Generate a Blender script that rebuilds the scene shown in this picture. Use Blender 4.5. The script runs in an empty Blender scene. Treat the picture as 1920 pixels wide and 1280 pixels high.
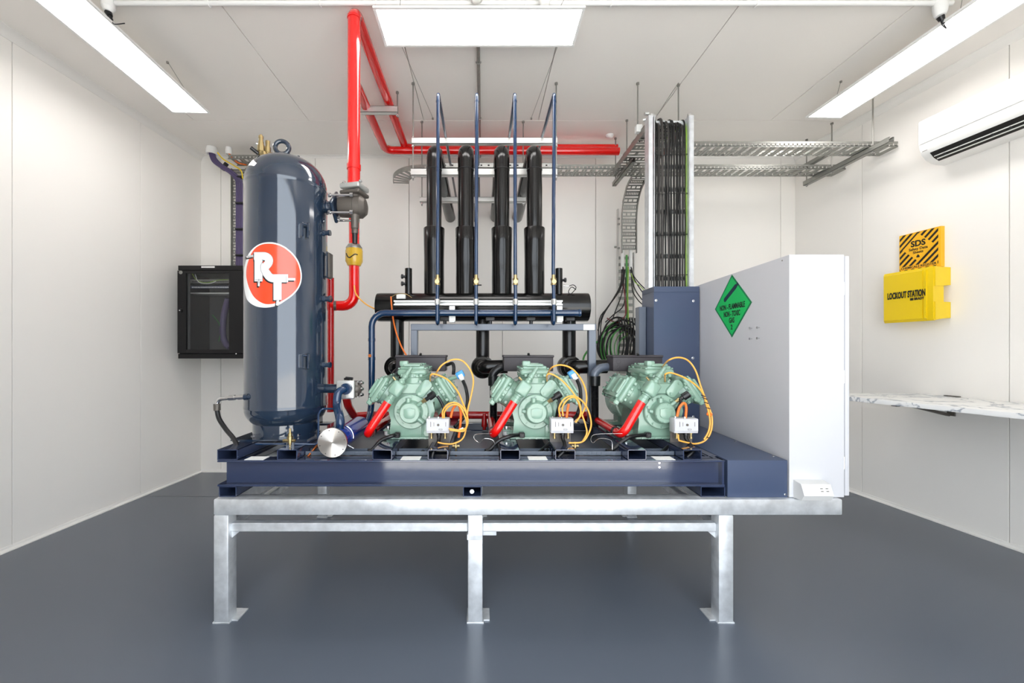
import bpy, bmesh, math, random
from mathutils import Vector, Matrix
random.seed(7)
PI = math.pi
sc = bpy.context.scene
COL = sc.collection
F = 770.0; CX = 905.0; CY = 655.0; CAMZ = 1.29

def W(px, py, d):
    """world point seen at a pixel of the photograph at a given distance into the room"""
    return Vector(((px - CX) / F * d, d, CAMZ + (CY - py) / F * d))
def XW(px, d): return (px - CX) / F * d
def ZW(py, d): return CAMZ + (CY - py) / F * d

# ------------------------------------------------------------------ materials
def new_mat(name):
    m = bpy.data.materials.new(name); m.use_nodes = True
    nt = m.node_tree
    return m, nt, nt.nodes['Principled BSDF']
def s2l(c):
    return tuple((v / 255 / 12.92) if v / 255 <= 0.04045 else ((v / 255 + 0.055) / 1.055) ** 2.4 for v in c)
def mat(name, rgb, rough=0.5, metal=0.0, coat=0.0, noise=0.0, nscale=8.0, rvar=0.0, bump=0.0, bscale=60.0, spec=None):
    m, nt, b = new_mat(name)
    c = s2l(rgb)
    b.inputs['Base Color'].default_value = (*c, 1)
    b.inputs['Roughness'].default_value = rough
    b.inputs['Metallic'].default_value = metal
    if coat: 
        b.inputs['Coat Weight'].default_value = coat; b.inputs['Coat Roughness'].default_value = 0.05
    if spec is not None: b.inputs['Specular IOR Level'].default_value = spec
    if noise or rvar or bump:
        tc = nt.nodes.new('ShaderNodeTexCoord')
        if noise or rvar:
            n = nt.nodes.new('ShaderNodeTexNoise'); n.inputs['Scale'].default_value = nscale; n.inputs['Detail'].default_value = 4
            nt.links.new(tc.outputs['Object'], n.inputs['Vector'])
        if noise:
            r = nt.nodes.new('ShaderNodeValToRGB')
            r.color_ramp.elements[0].position = 0.3; r.color_ramp.elements[1].position = 0.7
            r.color_ramp.elements[0].color = (*[v * (1 - noise) for v in c], 1)
            r.color_ramp.elements[1].color = (*[min(1, v * (1 + noise)) for v in c], 1)
            nt.links.new(n.outputs['Fac'], r.inputs['Fac']); nt.links.new(r.outputs['Color'], b.inputs['Base Color'])
        if rvar:
            mr = nt.nodes.new('ShaderNodeMapRange')
            mr.inputs['From Min'].default_value = 0.1; mr.inputs['From Max'].default_value = 0.9; mr.clamp = False
            mr.inputs['To Min'].default_value = max(0.02, rough - rvar); mr.inputs['To Max'].default_value = min(1, rough + rvar)
            nt.links.new(n.outputs['Fac'], mr.inputs['Value']); nt.links.new(mr.outputs['Result'], b.inputs['Roughness'])
        if bump:
            n2 = nt.nodes.new('ShaderNodeTexNoise'); n2.inputs['Scale'].default_value = bscale; n2.inputs['Detail'].default_value = 3
            nt.links.new(tc.outputs['Object'], n2.inputs['Vector'])
            bp = nt.nodes.new('ShaderNodeBump'); bp.inputs['Strength'].default_value = bump; bp.inputs['Distance'].default_value = 0.01
            nt.links.new(n2.outputs['Fac'], bp.inputs['Height']); nt.links.new(bp.outputs['Normal'], b.inputs['Normal'])
    return m
def emis(name, rgb, strength):
    m, nt, b = new_mat(name)
    b.inputs['Base Color'].default_value = (*rgb, 1)
    b.inputs['Emission Color'].default_value = (*rgb, 1)
    b.inputs['Emission Strength'].default_value = strength
    return m
M = {}
M['wall'] = mat('wall_panel_white', (243, 240, 235), 0.42, spec=0.3)
M['ceil'] = mat('ceiling_panel_white', (243, 239, 234), 0.45, spec=0.3)
M['joint'] = mat('panel_joint_grey', (120, 118, 114), 0.8)
M['trim'] = mat('white_cove_trim', (236, 234, 230), 0.4)
M['floor'] = mat('blue_grey_epoxy_floor', (90, 97, 108), 0.27)
M['galv'] = mat('galvanised_steel', (222, 225, 228), 0.40, metal=0.6, noise=0.13, nscale=22, rvar=0.12, bump=0.04, bscale=30)
M['galv2'] = mat('galvanised_tray', (158, 158, 153), 0.42, metal=0.75, noise=0.08, nscale=30)
M['strut'] = mat('zinc_strut', (205, 205, 202), 0.36, metal=0.65)
M['rod'] = mat('zinc_rod', (150, 148, 143), 0.45, metal=0.8)
M['navy'] = mat('navy_gloss_paint', (36, 50, 68), 0.10, coat=1.0)
M['skid'] = mat('slate_blue_paint', (46, 56, 82), 0.10, coat=0.9, bump=0.02, bscale=45)
M['duct'] = mat('slate_blue_sheet', (62, 74, 100), 0.38, coat=0.15)
M['frame'] = mat('slate_grey_frame_paint', (88, 96, 110), 0.3, coat=0.4)
M['red'] = mat('red_gloss_paint', (226, 14, 10), 0.2, coat=0.7)
M['dkred'] = mat('dark_red_paint', (178, 14, 16), 0.25, coat=0.5)
M['blue'] = mat('blue_gloss_paint', (14, 46, 80), 0.2, coat=0.7)
M['fblue'] = mat('filter_royal_blue', (18, 52, 150), 0.22, coat=0.6)
M['black'] = mat('black_foam_insulation', (12, 11, 11), 0.22, rvar=0.05, nscale=12, bump=0.05, bscale=14, coat=0.1, spec=0.4)
M['cable'] = mat('black_cable_sheath', (24, 23, 22), 0.45, spec=0.35)
M['cable_grey'] = mat('dark_grey_cable_sheath', (56, 52, 50), 0.45, spec=0.4)
M['rubber'] = mat('black_rubber', (16, 16, 18), 0.4)
M['plastic'] = mat('black_plastic', (20, 20, 23), 0.35)
M['rack'] = mat('rack_black_powder_coat', (26, 25, 26), 0.6, spec=0.3)
M['rackin'] = mat('rack_interior_grey', (92, 92, 92), 0.6)
M['green'] = mat('compressor_sage_green', (132, 163, 145), 0.2, coat=0.5, bump=0.05, bscale=40)
M['termbox'] = mat('terminal_box_charcoal', (54, 48, 52), 0.5)
M['white'] = mat('white_powder_coat', (208, 208, 212), 0.45)
M['plasticw'] = mat('white_plastic', (240, 240, 238), 0.35)
M['swbox'] = mat('switch_box_white_grey', (196, 196, 200), 0.4)
M['brass'] = mat('brass', (176, 156, 112), 0.32, metal=0.9)
M['copper'] = mat('copper', (190, 110, 60), 0.3, metal=0.9)
M['chrome'] = mat('bright_steel', (220, 220, 222), 0.2, metal=1.0)
M['steel'] = mat('turned_steel_disc', (214, 208, 200), 0.28, metal=1.0)
M['outletw'] = mat('outlet_plastic', (212, 212, 210), 0.4)
M['greypan'] = mat('painted_tray_grey', (84, 92, 104), 0.4, coat=0.2)
M['iron'] = mat('cast_iron_brown_grey', (96, 90, 84), 0.45, metal=0.35, bump=0.1, bscale=70)
M['yellowv'] = mat('yellow_valve', (214, 172, 50), 0.3, coat=0.4)
M['orange'] = mat('orange_capillary', (236, 170, 72), 0.35)
M['dorange'] = mat('deep_orange_tube', (226, 112, 36), 0.4)
M['purple'] = mat('purple_data_cable', (84, 72, 110), 0.45)
M['gcable'] = mat('green_earth_cable', (58, 140, 54), 0.45)
M['ltgreen'] = mat('lime_cable', (150, 190, 60), 0.45)
M['redc'] = mat('dark_red_cable', (120, 40, 40), 0.45)
M['yell'] = mat('lockout_yellow', (240, 206, 6), 0.3, coat=0.3)
M['yel2'] = mat('sign_yellow', (246, 186, 28), 0.45)
M['ink'] = mat('sign_ink_black', (26, 24, 22), 0.5)
M['greens'] = mat('gas_sign_green', (10, 196, 96), 0.45)
M['dgreens'] = mat('gas_sign_dark_green', (4, 128, 74), 0.45)
M['navyink'] = mat('gas_sign_cylinder_navy', (22, 50, 66), 0.5)
M['orangered'] = mat('logo_orange_red', (244, 74, 36), 0.25, coat=0.6)
M['logow'] = mat('logo_white', (246, 246, 246), 0.25, coat=0.6)
M['logog'] = mat('logo_line_grey', (120, 122, 126), 0.4)
M['sky'] = mat('transducer_blue', (60, 150, 220), 0.35)
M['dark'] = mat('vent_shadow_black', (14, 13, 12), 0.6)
M['label'] = mat('white_paper_label', (235, 235, 232), 0.5)
M['gasket'] = mat('cabinet_gasket_dark', (26, 26, 30), 0.7)
M['diff'] = emis('led_diffuser', (1.0, 0.97, 0.95), 10.3)
def brushed():
    m, nt, b = new_mat('radially_turned_steel')
    b.inputs['Base Color'].default_value = (0.78, 0.74, 0.70, 1); b.inputs['Metallic'].default_value = 1; b.inputs['Roughness'].default_value = 0.34
    b.inputs['Anisotropic'].default_value = 0.92
    tg = nt.nodes.new('ShaderNodeTangent'); tg.direction_type = 'RADIAL'; tg.axis = 'Y'
    nt.links.new(tg.outputs[0], b.inputs['Tangent']); return m
M['steel'] = brushed()
def marble():
    m, nt, b = new_mat('white_marble_laminate')
    tc = nt.nodes.new('ShaderNodeTexCoord')
    n = nt.nodes.new('ShaderNodeTexNoise'); n.inputs['Scale'].default_value = 3.2; n.inputs['Detail'].default_value = 9; n.inputs['Distortion'].default_value = 1.4
    r = nt.nodes.new('ShaderNodeValToRGB')
    e = r.color_ramp.elements
    e[0].position = 0.47; e[0].color = (0.86, 0.86, 0.85, 1)
    e[1].position = 0.53; e[1].color = (0.86, 0.86, 0.85, 1)
    k = r.color_ramp.elements.new(0.5); k.color = (0.30, 0.33, 0.38, 1)
    nt.links.new(tc.outputs['Object'], n.inputs['Vector']); nt.links.new(n.outputs['Fac'], r.inputs['Fac'])
    nt.links.new(r.outputs['Color'], b.inputs['Base Color']); b.inputs['Roughness'].default_value = 0.3
    return m
M['marble'] = marble()
def glass():
    m, nt, b = new_mat('smoked_glass')
    nt.nodes.remove(b)
    out = nt.nodes['Material Output']
    t = nt.nodes.new('ShaderNodeBsdfTransparent'); t.inputs['Color'].default_value = (0.88, 0.89, 0.90, 1)
    g = nt.nodes.new('ShaderNodeBsdfGlossy'); g.inputs['Roughness'].default_value = 0.05
    x = nt.nodes.new('ShaderNodeMixShader'); x.inputs['Fac'].default_value = 0.03
    nt.links.new(t.outputs[0], x.inputs[1]); nt.links.new(g.outputs[0], x.inputs[2]); nt.links.new(x.outputs[0], out.inputs['Surface'])
    return m
M['glass'] = glass()

# ------------------------------------------------------------------ mesh builder
def frame_of(a):
    a = Vector(a).normalized()
    u = a.cross(Vector((0, 0, 1)))
    if u.length < 1e-4: u = Vector((1, 0, 0))
    u.normalize(); v = a.cross(u).normalized()
    return a, u, v
class MB:
    def __init__(s): s.bm = bmesh.new()
    def face(s, pts):
        try: return s.bm.faces.new([s.bm.verts.new(Vector(p)) for p in pts])
        except ValueError: return None
    def box(s, x0, x1, y0, y1, z0, z1, bev=0.0, mtx=None, seg=1):
        if x0 > x1: x0, x1 = x1, x0
        if y0 > y1: y0, y1 = y1, y0
        if z0 > z1: z0, z1 = z1, z0
        r = bmesh.ops.create_cube(s.bm, size=1.0)
        vs = r['verts']
        for v in vs:
            v.co = Vector((x0 + (v.co.x + .5) * (x1 - x0), y0 + (v.co.y + .5) * (y1 - y0), z0 + (v.co.z + .5) * (z1 - z0)))
        if bev > 0:
            bev = min(bev, .45 * min(x1 - x0, y1 - y0, z1 - z0))
            es = list({e for v in vs for e in v.link_edges})
            rr = bmesh.ops.bevel(s.bm, geom=es, offset=bev, segments=seg, profile=0.5, affect='EDGES')
            vs = list({v for f in rr['faces'] for v in f.verts} | {v for v in vs if v.is_valid})
        if mtx is not None:
            for v in vs: v.co = mtx @ v.co
        return s
    def obox(s, c, ax, ay, az, sx, sy, sz, bev=0.0, seg=1):
        ax, ay, az = Vector(ax).normalized(), Vector(ay).normalized(), Vector(az).normalized()
        m = Matrix(((ax.x, ay.x, az.x, c[0]), (ax.y, ay.y, az.y, c[1]), (ax.z, ay.z, az.z, c[2]), (0, 0, 0, 1)))
        return s.box(-sx / 2, sx / 2, -sy / 2, sy / 2, -sz / 2, sz / 2, bev, m, seg)
    def rings(s, rings, closed=True, cap0=True, cap1=True):
        """rings: list of lists of points"""
        vv = [[s.bm.verts.new(p) for p in r] for r in rings]
        n = len(vv[0])
        for a, b in zip(vv[:-1], vv[1:]):
            for i in range(n if closed else n - 1):
                j = (i + 1) % n
                s.bm.faces.new((a[i], a[j], b[j], b[i]))
        if closed and cap0: s.bm.faces.new(list(reversed(vv[0])))
        if closed and cap1: s.bm.faces.new(vv[-1])
        return s
    def cyl(s, p, q, r, r2=None, seg=24, cap=True):
        p, q = Vector(p), Vector(q); a, u, v = frame_of(q - p)
        r2 = r if r2 is None else r2
        ring = lambda c, rr: [c + u * rr * math.cos(2 * PI * i / seg) + v * rr * math.sin(2 * PI * i / seg) for i in range(seg)]
        return s.rings([ring(p, r), ring(q, r2)], True, cap, cap)
    def lathe(s, p, axis, prof, seg=40, cap0=True, cap1=True):
        """prof: list of (distance along the axis, radius)"""
        p = Vector(p); a, u, v = frame_of(axis)
        R = []
        for h, r in prof:
            r = max(r, 1e-4)
            R.append([p + a * h + u * r * math.cos(2 * PI * i / seg) + v * r * math.sin(2 * PI * i / seg) for i in range(seg)])
        return s.rings(R, True, cap0, cap1)
    def tube(s, pts, r, bend=None, seg=12, smooth=False, cap=True, n=5):
        pts = [Vector(p) for p in pts]
        if smooth: pts = spline(pts, n)
        elif bend: pts = fillet(pts, bend)
        T = []
        for i in range(len(pts)):
            a = pts[max(0, i - 1)]; b = pts[min(len(pts) - 1, i + 1)]
            T.append((b - a).normalized())
        _, u, v = frame_of(T[0]); R = []
        for i, p in enumerate(pts):
            if i:
                ax = T[i - 1].cross(T[i])
                if ax.length > 1e-7:
                    rot = Matrix.Rotation(T[i - 1].angle(T[i]), 3, ax.normalized()); u = rot @ u
                u = (u - T[i] * u.dot(T[i])).normalized(); 
            v = T[i].cross(u)
            rr = r[i] if isinstance(r, (list, tuple)) else r
            R.append([p + u * rr * math.cos(2 * PI * k / seg) + v * rr * math.sin(2 * PI * k / seg) for k in range(seg)])
        return s.rings(R, True, cap, cap)
    def prism(s, poly, o, ax, ay, az, h, bev=0.0):
        """polygon in the (ax, ay) plane at o, extruded h along az"""
        o = Vector(o); ax, ay, az = Vector(ax), Vector(ay), Vector(az)
        a = [s.bm.verts.new(o + ax * x + ay * y) for x, y in poly]
        b = [s.bm.verts.new(o + ax * x + ay * y + az * h) for x, y in poly]
        n = len(poly)
        fs = [s.bm.faces.new(list(reversed(a))), s.bm.faces.new(b)]
        for i in range(n):
            j = (i + 1) % n; fs.append(s.bm.faces.new((a[i], a[j], b[j], b[i])))
        if bev > 0:
            es = list({e for f in fs[:2] for e in f.edges})
            bmesh.ops.bevel(s.bm, geom=es, offset=bev, segments=2, profile=0.5, affect='EDGES')
        return s
    def sphere(s, c, r, sx=1, sy=1, sz=1, seg=16):
        rr = bmesh.ops.create_uvsphere(s.bm, u_segments=seg, v_segments=max(6, seg // 2), radius=r)
        for v in rr['verts']: v.co = Vector((v.co.x * sx + c[0], v.co.y * sy + c[1], v.co.z * sz + c[2]))
        return s
    def bolt(s, p, axis, r=0.007, h=0.006, washer=True):
        p = Vector(p); a = Vector(axis).normalized()
        if washer: s.cyl(p, p + a * h * .25, r * 1.35, seg=12)
        return s.cyl(p + a * h * .2, p + a * h, r, seg=6)
    def build(s, name, m, parent=None, ang=35, origin=None):
        bmesh.ops.recalc_face_normals(s.bm, faces=s.bm.faces[:])
        me = bpy.data.meshes.new(name); s.bm.to_mesh(me); s.bm.free()
        me.shade_smooth() if hasattr(me, 'shade_smooth') else None
        try: me.set_sharp_from_angle(angle=math.radians(ang))
        except Exception: pass
        me.materials.append(m if not isinstance(m, str) else M[m])
        o = bpy.data.objects.new(name, me); COL.objects.link(o)
        if origin is not None:
            me.transform(Matrix.Translation(-Vector(origin))); o.location = Vector(origin)
        if parent is not None:
            o.parent = parent
            o.matrix_parent_inverse = Matrix.Translation(-world_loc(parent))
        return o
def world_loc(o):
    return Vector(o.get('_loc')) if o.get('_loc') else Vector((0, 0, 0))
def fillet(pts, rad, seg=6):
    out = [pts[0]]
    for i in range(1, len(pts) - 1):
        p, a, b = pts[i], pts[i - 1], pts[i + 1]
        d1, d2 = (a - p), (b - p); l1, l2 = d1.length, d2.length
        if l1 < 1e-6 or l2 < 1e-6: continue
        d1.normalize(); d2.normalize(); th = d1.angle(d2)
        if th > PI - .02: out.append(p); continue
        t = rad / math.tan(th / 2); t = min(t, l1 * .49, l2 * .49); R = t * math.tan(th / 2)
        bis = (d1 + d2).normalized(); c = p + bis * (R / math.sin(th / 2))
        s0 = p + d1 * t - c; e0 = p + d2 * t - c; ang = s0.angle(e0); ax = s0.cross(e0).normalized()
        for k in range(seg + 1): out.append(c + Matrix.Rotation(ang * k / seg, 3, ax) @ s0)
    out.append(pts[-1]); return out
def spline(pts, n=5):
    out = []
    P = [pts[0] * 2 - pts[1]] + pts + [pts[-1] * 2 - pts[-2]]
    for i in range(1, len(P) - 2):
        p0, p1, p2, p3 = P[i - 1:i + 3]
        for k in range(n):
            t = k / n
            out.append(0.5 * ((2 * p1) + (p2 - p0) * t + (2 * p0 - 5 * p1 + 4 * p2 - p3) * t * t + (3 * p1 - p0 - 3 * p2 + p3) * t ** 3))
    out.append(pts[-1]); return out

# ------------------------------------------------------------------ objects
def tag(o, label, cat, group=None):
    o['label'] = label; o['category'] = cat
    if group: o['group'] = group
    return o
def thing(name, label, cat, loc, group=None):
    o = bpy.data.objects.new(name, None); COL.objects.link(o)
    o.empty_display_size = 0.05; o.location = Vector(loc); o['_loc'] = list(loc)
    return tag(o, label, cat, group)
def struct(name, mb, m):
    o = mb.build(name, m); o['kind'] = 'structure'; return o
def lab(o, text): o['label'] = text; return o
def copy_tree(src, delta, label, group=None, swap=None):
    """copy a thing, its parts and their sub-parts, moved by delta"""
    r = src.copy(); COL.objects.link(r); r.location = Vector(src.location) + Vector(delta)
    r['label'] = label
    r['_loc'] = list(r.location)
    if group: r['group'] = group
    def rec(a, b):
        for ch in [o for o in list(COL.objects) if o.parent == a and not o.get('_fresh')]:
            c = ch.copy(); COL.objects.link(c); c.parent = b; c.matrix_parent_inverse = ch.matrix_parent_inverse.copy(); c['_fresh'] = 1
            rec(ch, c); 
    rec(src, r)
    for o in COL.objects:
        if o.get('_fresh'): del o['_fresh']
    return r
def text_mesh(body, size, o, ax, ay, h=0.0006, fit=None, sx=1.0, align='CENTER', bold=0.0, name='lettering', m='ink', parent=None, shear=0.0):
    cu = bpy.data.curves.new('txt', 'FONT'); cu.body = body; cu.size = size; cu.align_x = align; cu.align_y = 'CENTER'
    cu.extrude = h; cu.offset = bold; cu.shear = shear; cu.resolution_u = 3
    ob = bpy.data.objects.new('txt', cu); COL.objects.link(ob)
    bpy.context.view_layer.update()
    dg = bpy.context.evaluated_depsgraph_get()
    me = bpy.data.meshes.new_from_object(ob.evaluated_get(dg))
    bpy.data.objects.remove(ob); bpy.data.curves.remove(cu)
    if fit:
        xs = [v.co.x for v in me.vertices]; sx = fit / (max(xs) - min(xs))
    ax, ay = Vector(ax).normalized(), Vector(ay).normalized(); az = ax.cross(ay)
    mt = Matrix(((ax.x * sx, ay.x, az.x, o[0]), (ax.y * sx, ay.y, az.y, o[1]), (ax.z * sx, ay.z, az.z, o[2]), (0, 0, 0, 1)))
    me.transform(mt); me.name = name; me.materials.clear(); me.materials.append(M[m])
    t = bpy.data.objects.new(name, me); COL.objects.link(t)
    if parent is not None:
        t.parent = parent; t.matrix_parent_inverse = Matrix.Translation(-world_loc(parent))
    return t
_bolt_cache = {}
def bolts(parent, pts, axis, r=.006, h=.006, m='chrome', name='bolt', washer=True):
    """each bolt a part of its own, sharing one mesh per size and direction"""
    a = Vector(axis).normalized()
    key = (round(a.x, 3), round(a.y, 3), round(a.z, 3), r, h, m, washer)
    for p in pts:
        if key not in _bolt_cache:
            mb = MB(); mb.bolt((0, 0, 0), a, r, h, washer)
            o = mb.build(name, m); _bolt_cache[key] = o.data
        else:
            o = bpy.data.objects.new(name, _bolt_cache[key]); COL.objects.link(o)
        o.location = Vector(p)
        if parent is not None:
            o.parent = parent; o.matrix_parent_inverse = Matrix.Translation(-world_loc(parent))
# ================================================================== THE ROOM
HC = 3.335; YB = 4.338; YF = -0.35
xl = lambda y: -3.166 + .044 * y
xr = lambda y: 3.673 - .0857 * y
G = .0025
def wall_run(mb, p, q, cuts, z0, z1, out, th=.05):
    """wall panels from p to q (xy) with joints at the given fractions of the run"""
    p, q = Vector((*p, 0)), Vector((*q, 0)); L = (q - p).length; d = (q - p) / L; out = Vector((*out, 0)).normalized()
    cs = [0] + sorted(cuts) + [L]
    for i in range(len(cs) - 1):
        a = cs[i] + (G if i else 0); b = cs[i + 1] - (G if i < len(cs) - 2 else 0)
        c = p + d * (a + b) / 2 + out * th / 2; c.z = (z0 + z1) / 2
        mb.obox(c, d, out, (0, 0, 1), b - a, th, z1 - z0, .0015)
    c = p + d * L / 2 + out * (th + .02); c.z = (z0 + z1) / 2
    mb.obox(c, d, out, (0, 0, 1), L, .06, z1 - z0)
mb = MB()
wall_run(mb, (-3.0, YB), (3.32, YB), [XW(v, YB) + 3.0 for v in (414, 591, 767, 942, 1117, 1292, 1464)], 0, HC, (0, 1))
struct('wall_back', mb, 'wall')
mb = MB(); dl = math.hypot(1, .044)
wall_run(mb, (xl(YF), YF), (xl(YB), YB), [(v - YF) * dl for v in (.76, 1.71, 2.662, 3.612)], 0, HC, (-1, .044))
struct('wall_left', mb, 'wall')
mb = MB(); dr = math.hypot(1, .0857)
wall_run(mb, (xr(YF), YF), (xr(YB), YB), [(v - YF) * dr for v in (.78, 1.73, 2.686, 3.64)], 0, HC, (1, .0857))
struct('wall_right', mb, 'wall')
DX0, DX1, DZ = -1.05, 2.0, 3.2
mb = MB()
mb.box(-3.5, DX0, YF - .1, YF, 0, HC); mb.box(DX1, 4.1, YF - .1, YF, 0, HC); mb.box(DX0, DX1, YF - .1, YF, DZ, HC)
struct('wall_front', mb, 'wall')
mb = MB(); mb.box(-3.5, 4.1, YF - .1, YB + .1, -.1, 0); struct('floor', mb, 'floor')
mb = MB()
jx = [-3.5, -2.575, -1.554, -.527, .496, 1.525, 2.57, 4.1]
for a, b in zip(jx[:-1], jx[1:]):
    mb.box(a + G, b - G, YF - .1, 3.67 - G, HC, HC + .05, .0015)
mb.box(-3.5, 4.1, 3.67 + G, YB + .1, HC, HC + .05, .0015)
mb.box(-3.5, 4.1, YF - .1, YB + .1, HC + .06, HC + .1)
struct('ceiling', mb, 'ceil')
def cove(name, p, q, inn, z, s, up):
    p, q, inn = Vector((*p, z)), Vector((*q, z)), Vector((*inn, 0)).normalized()
    mb = MB(); prof = [(0, 0), (s, 0), (s, .004 * up), (s * .55, s * .22 * up), (s * .22, s * .55 * up), (.004, s * up), (0, s * up)]
    mb.rings([[c + inn * a + Vector((0, 0, b)) for a, b in prof] for c in (p, q)])
    return struct(name, mb, 'trim')
cove('trim_1', (xl(YF), YF), (xl(YB), YB), (1, 0), HC, .055, -1)
cove('trim_2', (xr(YF), YF), (xr(YB), YB), (-1, 0), HC, .055, -1)
cove('trim_3', (-2.97, YB), (3.3, YB), (0, -1), HC, .028, -1)
cove('baseboard_left', (xl(YF), YF), (xl(YB), YB), (1, 0), 0, .028, 1)
cove('baseboard_right', (xr(YF), YF), (xr(YB), YB), (-1, 0), 0, .028, 1)
cove('baseboard_back', (-2.97, YB), (3.3, YB), (0, -1), 0, .028, 1)
mb = MB(); mb.box(-14, 14, -16, YF - .1, -.12, -.02); struct('ground', mb, mat('pale_concrete_apron', (196, 194, 190), 0.8))
mb = MB(); mb.box(xl(3.61) + .02, xr(3.61) - .02, 3.608, 3.612, .0003, .0008); o = struct('trim_4', mb, mat('floor_joint_sealant', (70, 73, 79), .6))

# ------------------------------------------------------------------ camera, light
cam = bpy.data.cameras.new('camera'); co = bpy.data.objects.new('camera', cam); COL.objects.link(co)
co.location = (0, 0, CAMZ); co.rotation_euler = (PI / 2, 0, 0)
cam.sensor_width = 36; cam.lens = F / 1920 * 36
cam.shift_x = (960 - CX) / 1920; cam.shift_y = (CY - 640) / 1920; cam.clip_start = .02
sc.camera = co
w = bpy.data.worlds.new('world'); sc.world = w; w.use_nodes = True
bg = w.node_tree.nodes['Background']; bg.inputs['Color'].default_value = (0.86, 0.93, 1.0, 1); bg.inputs['Strength'].default_value = 4.6
pl = bpy.data.lights.new('doorway_portal', 'AREA'); pl.shape = 'RECTANGLE'; pl.size = DX1 - DX0; pl.size_y = DZ
pl.cycles.is_portal = True
po = bpy.data.objects.new('doorway_portal', pl); COL.objects.link(po)
sun = bpy.data.lights.new('sun', 'SUN'); sun.energy = 26; sun.angle = .02; sun.color = (1, .98, .95)
so = bpy.data.objects.new('sun', sun); COL.objects.link(so); so.rotation_euler = Vector((-.74, -.01, -.67)).to_track_quat('-Z', 'Y').to_euler()
po.location = ((DX0 + DX1) / 2, YF - .05, DZ / 2); po.rotation_euler = (PI / 2, 0, 0)

# ------------------------------------------------------------------ LED panels
def led_panel(label, cx, cy, z, sx, sy, rot, wires, grp=None):
    t = thing('led_panel_light', label, 'ceiling light', (cx, cy, z))
    R = Matrix.Translation((cx, cy, z)) @ Matrix.Rotation(rot, 4, 'Z')
    mb = MB(); b = .016
    for x0, x1, y0, y1 in ((-sx/2, sx/2, -sy/2, -sy/2 + b), (-sx/2, sx/2, sy/2 - b, sy/2), (-sx/2, -sx/2 + b, -sy/2 + b, sy/2 - b), (sx/2 - b, sx/2, -sy/2 + b, sy/2 - b)):
        mb.box(x0, x1, y0, y1, 0, .012, .001, R)
    mb.box(-sx/2 + .004, sx/2 - .004, -sy/2 + .004, sy/2 - .004, .0105, .014, 0, R)
    mb.build('panel_frame', 'plasticw', t)
    mb = MB(); mb.box(-sx/2 + b, sx/2 - b, -sy/2 + b, sy/2 - b, .003, .006, 0, R); mb.build('diffuser', 'diff', t)
    for (ax, ay), (bx, by) in wires:
        p = R @ Vector((ax, ay, .013)); q = Vector((bx, by, HC))
        mb = MB(); mb.tube([p, q], .0016, seg=6); mb.cyl(q - Vector((0, 0, .012)), q, .008, seg=10); mb.build('suspension_wire', 'rod', t)
    return t
LZ = CAMZ + 1.906
led_panel('wide white LED panel hung crosswise over the middle of the machine', -.02, 2.44, LZ, 1.19, .30, 0,
          [((-.5, .10), (-.44, 3.63)), ((.5, .10), (.43, 3.63)), ((-.45, -.12), (-.45, 2.3)), ((.45, -.12), (.5, 2.3))])
led_panel('white LED panel running lengthwise beside the left wall, over the rack cabinet side', -2.326, 2.72, LZ, .30, 1.2, math.atan(.05 / 1.08),
          [((.13, .35), (-2.24 , 2.92)), ((-.1, .5), (-2.42, 3.25)), ((.12, -.45), (-2.2, 2.3))])
led_panel('white LED panel running lengthwise near the air conditioner', 2.825, 2.79, LZ, .30, 1.2, math.atan(.03 / 1.15),
          [((-.13, .33), (2.73, 3.13)), ((.12, .5), (2.93, 3.28)), ((-.12, -.45), (2.7, 2.3))])
# conduit across the ceiling with its boxes
t = thing('electrical_conduit', 'white conduit running across the ceiling above the central light', 'conduit', (0, 2.40, HC))
mb = MB(); mb.cyl((-2.15, 2.405, HC - .018), (2.75, 2.405, HC - .018), .013, seg=14); mb.build('conduit_pipe', 'plasticw', t)
for x in (-1.6, -.95, -.62, .25, .75, 1.6):
    mb = MB(); mb.tube([(x, 2.405 + .019 * math.cos(a), HC - .018 - .019 * math.sin(a)) for a in [PI * k / 8 for k in range(9)]], .0035, seg=8)
    mb.build('saddle_clip', 'plasticw', t)
def pendant(label, x, y, plug, z1=HC, dz=.10):
    t = thing('pendant_socket', label, 'socket', (x, y, z1))
    mb = MB(); mb.lathe((x, y, z1), (0, 0, -1), [(0, .042), (.012, .042), (.014, .034), (.05, .034), (dz - .02, .030), (dz - .004, .024), (dz, .018)], seg=24); mb.build('socket_body', 'plasticw', t)
    if plug:
        mb = MB(); mb.cyl((x, y, z1 - dz), (x + .01, y, z1 - dz - .022), .019, .014, seg=12); mb.cyl((x + .01, y, z1 - dz - .022), (x + .02, y, z1 - dz - .045), .008, seg=10); mb.build('black_plug', 'plastic', t)
        mb = MB(); mb.tube([(x + .02, y, z1 - dz - .045), (x + .035, y, z1 - dz - .07), (x + .02 + (.06 if x < 0 else -.0), y + .02, LZ + .015)], .003, seg=6, smooth=True); mb.build('lead', 'rubber', t)
pendant('white ceiling socket with black plug beside the left LED panel', XW(203, 2.40), 2.40, True, HC, .075)
pendant('white ceiling socket with black plug beside the right LED panel', XW(1763, 2.40), 2.40, True, HC, .10)
t = pendant('white ceiling socket above the middle of the central LED panel', XW(893, 2.345), 2.345, False, HC, .06)
t = pendant('white ceiling socket above the right part of the central LED panel', XW(1021, 2.345), 2.345, False, HC, .085)
t = thing('ceiling_conduit', 'grey conduit running back along the ceiling from the central light to the back wall', 'conduit', (-.03, 3.4, HC))
mb = MB(); mb.cyl((-.03, 2.44, HC - .014), (-.03, YB - .002, HC - .014), .0125, seg=14); mb.build('conduit_pipe', 'galv2', t)
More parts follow.
